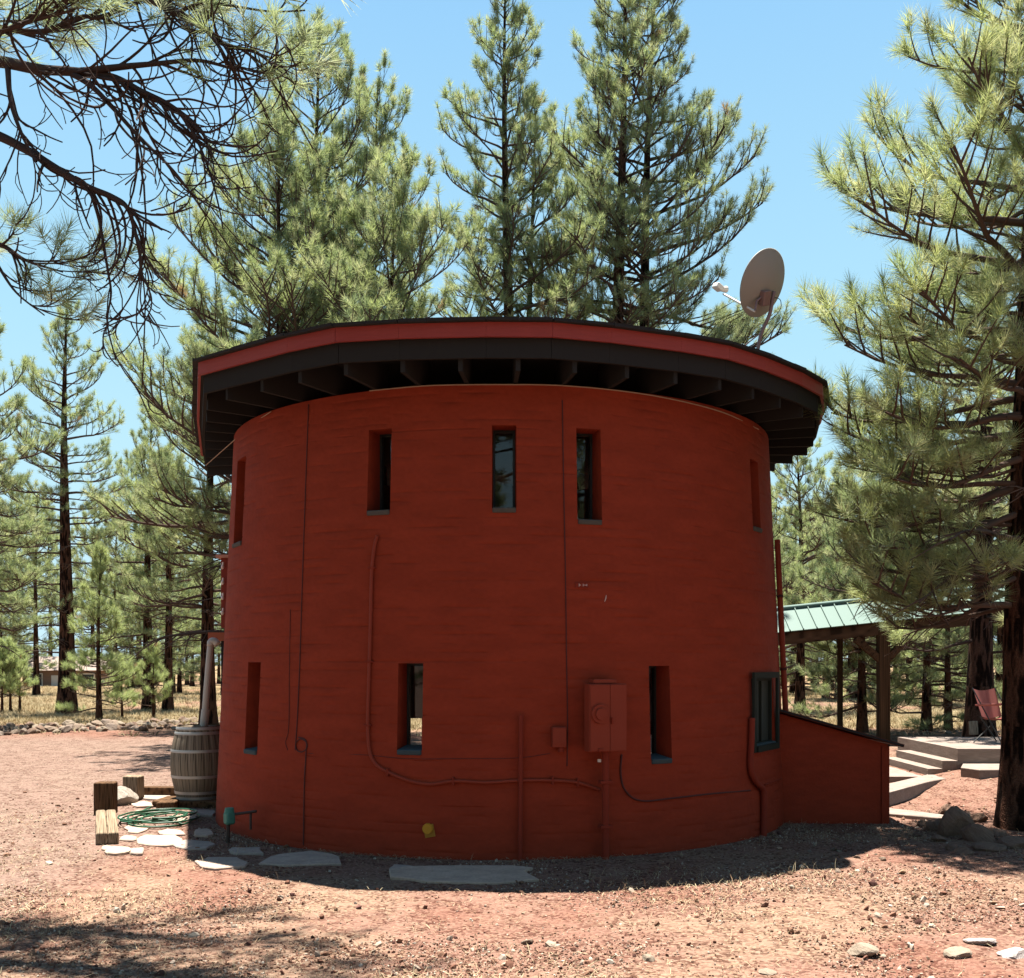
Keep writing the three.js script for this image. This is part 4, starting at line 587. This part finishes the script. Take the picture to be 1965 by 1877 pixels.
[[4, 37.5, 1238], [20, 38, 1246], [-14, 38.4, 1240], [38, 39, 1262]].forEach(([px, z, t], k) => pine('young_pine', 'bushy pine sapling in the clump by the stone border', B(px, z, t, { seed: 30 + k, R: .95, cs: .22, nb: 26, r0: .05, ts: .85, pal: PAL.young, dead: 0, prof: u => 1 - .7 * u, el0: .35, el1: 1.1, subs: 8 }), 'clump of pine saplings'));
// beyond the pavilion
pine('pine_tree', 'pine with thick stem seen under the pavilion roof', B(1655, 27.5, 900, { seed: 40, R: 2.1, cs: .22, nb: 58, r0: .14, dead: 10, ds: .08, dl: .6 }));
pine('pine_tree', 'slim pine in the field past the pavilion post', B(1778, 28, 880, { seed: 41, R: 2.2, cs: .22, nb: 56, r0: .14, dead: 14, ds: .06, dl: .6 }));
pine('pine_tree', 'thin pine in the field behind the steps', B(1820, 28.5, 980, { seed: 42, R: 1.7, cs: .2, nb: 44, r0: .11, dead: 10, ds: .06, dl: .5 }));
pine('pine_tree', 'spreading pine beyond the pavilion beside the house wall', B(1535, 38, 830, { seed: 43, R: 3.2, cs: .2, nb: 74, r0: .2, dead: 10, ds: .08, dl: .6 }));
pine('pine_tree', 'dark-barked pine behind the landing with a pale board on its stem', B(1880, 18.6, 560, { seed: 44, R: 2.3, cs: .42, nb: 60, r0: .27, dead: 10, ds: .2, lean: [.006, 0], bark: barkGrey, twig: twigDark }));
{ const p = at(1868, 1397, 18.25), b = tag(mesh('pale_board', rbox(.155, .24, .03, .006), std([.36, .31, .25], .9, { map: woodMap })), 'small pale board nailed to the dark-barked pine', 'board'); b.position.copy(p); b.rotation.z = .05; }
// far stand: a few kinds, copied
{
  const protos = [[50, 11, 2.6, .25], [51, 13, 2.4, .4], [52, 9, 2.5, .18], [53, 12, 3.0, .3], [54, 7, 1.9, .12]].map(([seed, H, R, cs], k) => pine('distant_pine', 'tall pine in the distant stand beyond the field', { seed, x: X([70, 330, 1585, 1700, 1870][k], [58, 60, 52, 58, 54][k]), z: [58, 60, 52, 58, 54][k], H, R, cs, nb: 46, r0: .19, lod: 'far', ts: 1.35, subs: 4.6, dead: 7, ds: .08, dl: .6, pal: k % 2 ? PAL.dusk : PAL.olive }, 'distant stand of pines'));
  const r = RNG(61);
  const spots = []; for (let k = 0; k < 30; k++) spots.push([-80 + 560 * (k + r() * .9) / 30, 50 + 45 * r()]); for (let k = 0; k < 30; k++) spots.push([1470 + 560 * (k + r() * .9) / 30, 40 + 50 * r()]);
  for (let k = 0; k < 12; k++) spots.push([560 + 880 * (k + r()) / 12, 60 + 30 * r()]);
  for (const [px, z] of spots) { if (px > 40 && px < 205 && z < 82 && z > 36) continue; const c = copy(protos[Math.floor(r() * 5)]), x = X(px, z), s = .8 + .5 * r(); c.position.set(x, gh(x, z) - .05, -z); c.rotation.y = r() * 6.3; c.scale.set(s, s * (.9 + .25 * r()), s); }
  // unseen pines, mirrored in the panes; more added around to block low sky light
  for (const [x, z] of [[-3, -8], [1.2, -9], [5, -8], [-8, -12], [0, -13], [9, -12], [-13, -7], [-5, -11], [3.4, -12], [-1.5, -11], [7, -14], [-11, -2], [11, -3], [-14, 4], [14, 3], [-10, -16], [12, -9], [15, 10], [-16, 12], [-6.5, -6], [8.5, -6]]) { const c = copy(protos[Math.floor(r() * 5)], 'tall unseen pine around the yard, mirrored in panes and blocking low sky light', 'unseen pines around the yard'); c.position.set(x, -.05, -z); c.rotation.y = r() * 6.3; c.scale.setScalar(1 + .35 * r()); }
}
// big pine by the shed
pine('big_pine', 'big pine with thick reddish stem and long leafy boughs by the rock heap', { seed: 71, x: X(1966, 11.7), z: 11.7, H: 11.6, R: 2.4, r0: .255, cs: .36, nb: 112, pal: [[.30, .345, .125], [.25, .30, .115], [.34, .375, .145], [.21, .265, .115], [.37, .385, .185]], lod: 'near', dead: 20, ds: .2, dl: .45, subs: 6.5, dens: 1.12, brown: 0, ts: 1.05, el0: .0, el1: .8, prof: u => lerp(.8, 1, smooth(0, .25, u)) * (1 - .88 * u ** 1.25), extra: [[3.6, 2.7, 2.1, -.3, true], [3.9, 3.05, 2.3, -.32, true], [3.3, 2.9, 1.8, -.3, true], [4.2, 2.5, 2.2, -.25, true], [3.0, 2.5, 1.6, -.2, true], [4.9, 2.2, 2.0, -.1, true], [5.4, 2.5, 2.2, -.05, true], [2.75, 3.3, 1.5, -.35, true], [2.9, 2.6, 1.7, -.3, true], [3.1, 3.0, 1.9, -.12, true], [3.5, 3.4, 1.8, .0, true], [3.9, 2.9, 1.9, .0, true], [2.6, 3.9, 1.4, -.3, false], [2.9, 3.5, 1.8, -.1, false], [3.3, 2.4, 1.9, -.1, false], [4.4, 3.2, 2.1, .05, true], [5.0, 3.1, 2.2, .12, true], [5.6, 3.3, 2.3, .1, true], [6.3, 3.0, 2.3, .15, true], [6.8, 3.3, 2.2, .2, true]] });
// overhanging pine: the stem stands beside the picture, its boughs hang into it
{
  const r = RNG(81), o = thing('overhanging_pine', 'pine whose bare drooping boughs hang over the driveway', 'tree', [-5.6, 0, -8.2]), org = o.position.clone(), mb = new MB(), tufts = [];
  const tp = []; for (let k = 0; k <= 24; k++) tp.push(V(.06 * Math.sin(k * .4), k / 24 * 13, .05 * Math.cos(k * .5))); const tb = new MB().tube(tp, k => .27 * (1 - .8 * k) + .06 * Math.exp(-k * 30), 16); for (let i = 0; i < tb.u.length; i += 2) { tb.u[i] *= 3; tb.u[i + 1] /= 1.2; } mesh('trunk', tb.geo(), barkMat, o);
  const L = (px, py, z) => at(px, py, z).sub(org);
  const hook = (p, d, l, n, turn, lift) => { const ax = V(r() - .5, r() - .5, (r() - .5) * 2.5).normalize(), w = turn * (.4 + .9 * r()) / n, pts = [p.clone()], q = p.clone(), dir = d.clone(); for (let k = 0; k < n; k++) { q.addScaledVector(dir, l / n); pts.push(q.clone()); dir.applyAxisAngle(ax, w * (.5 + r())); dir.y += lift / n; dir.add(V(r() - .5, r() - .5, r() - .5).multiplyScalar(.14)).normalize(); } return pts; };
  const limb = (pts, r0, r1, opt = {}) => {
    const c = spline(pts.map(a => Array.isArray(a) ? L(...a) : a), pts.length * 6), n = c.length - 1; mb.tube(c, k => lerp(r0, r1, Math.pow(k, .7)), 7);
    const len = c.reduce((a, p, i) => i ? a + p.distanceTo(c[i - 1]) : 0, 0), m = Math.round(len * (opt.n ?? 7));
    for (let k = 0; k < m; k++) {
      const s = lerp(opt.from ?? .15, 1, (k + r() * .8) / m), i = Math.min(n - 1, Math.floor(s * n)), p = c[i], d = c[i + 1].clone().sub(c[i]).normalize(), leafy = r() < (opt.leaf ?? .3), rr = lerp(r0, r1, s);
      const d2 = d.clone().multiplyScalar(leafy ? 1 : .3 + .9 * r()).add(V((r() - .5) * 1.2, leafy ? .1 + .4 * r() : -.15 - .8 * r(), (r() - .5) * 1.6)).normalize(), l = (leafy ? .3 + .4 * r() : .28 + .75 * r() * r() + .1 * r()) * (opt.tl ?? 1), path = hook(p, d2, l, 9, leafy ? .5 : 1.7, leafy ? .3 : -.25);
      mb.tube(path, u => Math.max(.0050, Math.min(rr * .6, .0115) * (1 - .55 * u)), 5);
      for (let q = 0; q < (leafy ? 3 : 1 + Math.floor(r() * 2.4)); q++) {
        const b = path[2 + Math.floor(r() * 6)], dd = d2.clone().add(V((r() - .5) * 1.8, leafy ? .4 * r() : -.6 * r(), (r() - .5) * 1.8)).normalize(), sub = hook(b, dd, l * (.25 + .45 * r()), 6, leafy ? .6 : 1.9, leafy ? .4 : -.1); mb.tube(sub, u => .0058 * (1 - .45 * u), 4);
        if (leafy) { const e = sub[6].clone().sub(sub[5]); e.y += .01; tufts.push({ p: sub[6], d: e, s: .8 + .35 * r() }); } else if (r() < .5) { const tw = hook(sub[3], dd.applyAxisAngle(V(0, 0, 1), 1 - 2 * r()), .05 + .12 * r(), 4, 1.5, 0); mb.tube(tw, .0036, 3); }
      }
      if (leafy) tufts.push({ p: path[9], d: path[9].clone().sub(path[8]), s: .85 + .35 * r() });
    }
  };
  const tk = h => V(0, h, 0);
  limb([tk(6.3), [-150, 110, 8.0], [0, 118, 7.8], [70, 132, 7.7], [150, 138, 7.6], [215, 148, 7.6], [270, 175, 7.5], [330, 205, 7.4], [385, 250, 7.4], [405, 300, 7.3]], .062, .009, { leaf: .04, n: 8, from: .3, tl: 1.35 });
  limb([[150, 138, 7.6], [235, 128, 7.55], [300, 122, 7.5], [380, 116, 7.4], [440, 130, 7.3], [500, 148, 7.2]], .03, .006, { leaf: .38, n: 7 });
  limb([[215, 148, 7.6], [262, 172, 7.6], [300, 195, 7.8], [360, 190, 7.9], [430, 205, 8], [475, 190, 8.1]], .016, .005, { leaf: .3, n: 6 });
  limb([[130, 137, 7.65], [175, 165, 7.5], [215, 205, 7.4], [255, 250, 7.3], [290, 285, 7.2], [335, 330, 7.1], [370, 375, 7.1]], .026, .006, { leaf: .03, n: 7, tl: 1.2 });
  limb([tk(5.6), [-140, 235, 7.9], [-20, 255, 7.7], [45, 285, 7.6], [110, 325, 7.5], [170, 360, 7.4], [215, 378, 7.4], [245, 400, 7.3], [258, 440, 7.3], [270, 500, 7.3], [272, 525, 7.3]], .050, .007, { leaf: .02, n: 6.5, from: .34, tl: 1.05 });
  limb([[172, 361, 7.4], [190, 420, 7.4], [196, 455, 7.4], [207, 520, 7.4], [213, 562, 7.4], [206, 620, 7.4], [222, 690, 7.4]], .016, .005, { leaf: 0, n: 5, tl: .6 });
  limb([[272, 525, 7.3], [288, 570, 7.25], [270, 598, 7.2], [225, 618, 7.2], [178, 640, 7.2]], .008, .004, { leaf: 0, n: 5, tl: .5 });
  limb([[14, 118, 7.8], [22, 200, 7.6], [45, 265, 7.5], [70, 310, 7.4]], .024, .008, { leaf: .1, n: 8, tl: .9 });
  limb([tk(7.2), [-120, -60, 8.2], [120, -40, 7.9], [280, -5, 7.6], [340, 25, 7.5], [400, 60, 7.4], [430, 85, 7.3], [490, 100, 7.2], [530, 130, 7.1]], .06, .007, { leaf: .34, n: 7, from: .35 });
  limb([[340, 25, 7.5], [390, 5, 7.3], [450, 12, 7.2], [520, 22, 7.1], [585, 20, 7.0]], .014, .005, { leaf: .7, n: 6, tl: .8 });
  limb([tk(6.9), [-160, 20, 8.4], [-20, 50, 8.5], [80, 60, 8.6], [170, 30, 8.6], [260, 60, 8.6]], .05, .008, { leaf: .75, n: 10, from: .25, tl: 1.1 });
  limb([tk(6.6), [-160, 70, 7.4], [-30, 70, 7.0], [60, 40, 6.8], [140, 20, 6.7]], .04, .008, { leaf: .6, n: 9, from: .25 });
  limb([tk(4.6), [-120, 450, 8.3], [0, 470, 8.2], [50, 500, 8.1], [120, 522, 8.0]], .04, .006, { leaf: .4, n: 5, from: .5, tl: .75 });
  limb([[-10, 500, 8.2], [30, 560, 8.1], [85, 605, 8.0]], .015, .005, { leaf: .45, n: 5, tl: .7 });
  for (let k = 0; k < 26; k++) { const h = 5 + 7.6 * k / 26, a = k * 2.4, far = 2.6 * (1 - k / 34), dirx = Math.cos(a), dirz = Math.sin(a); if (dirx > .1 && h < 8.6) continue; limb([tk(h), V(dirx * far * .4, h + .2, dirz * far * .4), V(dirx * far * .75, h + .2, dirz * far * .75), V(dirx * far, h + .45, dirz * far)], .04, .008, { leaf: .8, n: 6, from: .3 }); }
  // boughs higher up, out of the picture, whose shade falls on the cinders
  for (const [h, x, z] of [[7.7, 3.9, -.2], [8.1, 3.0, -.9], [8.2, 4.3, .45]]) limb([tk(h - .2), V(x * .35, h, z * .3), V(x * .7, h - .05, z * .8), V(x, h - .2, z)], .05, .008, { leaf: .6, n: 7, from: .35, tl: 1.1 });
  mesh('branches', mb.geo(), twigDark, o); crown(tufts, 'near', PAL.tip, o, r);
}

// ---------------------------------------------------------------- draw
const renderer = new THREE.WebGLRenderer({ antialias: true });
renderer.toneMapping = THREE.LinearToneMapping; renderer.toneMappingExposure = EXPOSURE;
renderer.shadowMap.enabled = true; renderer.shadowMap.type = THREE.PCFSoftShadowMap;
renderer.setSize(1024, 978);
renderer.render(scene, camera);
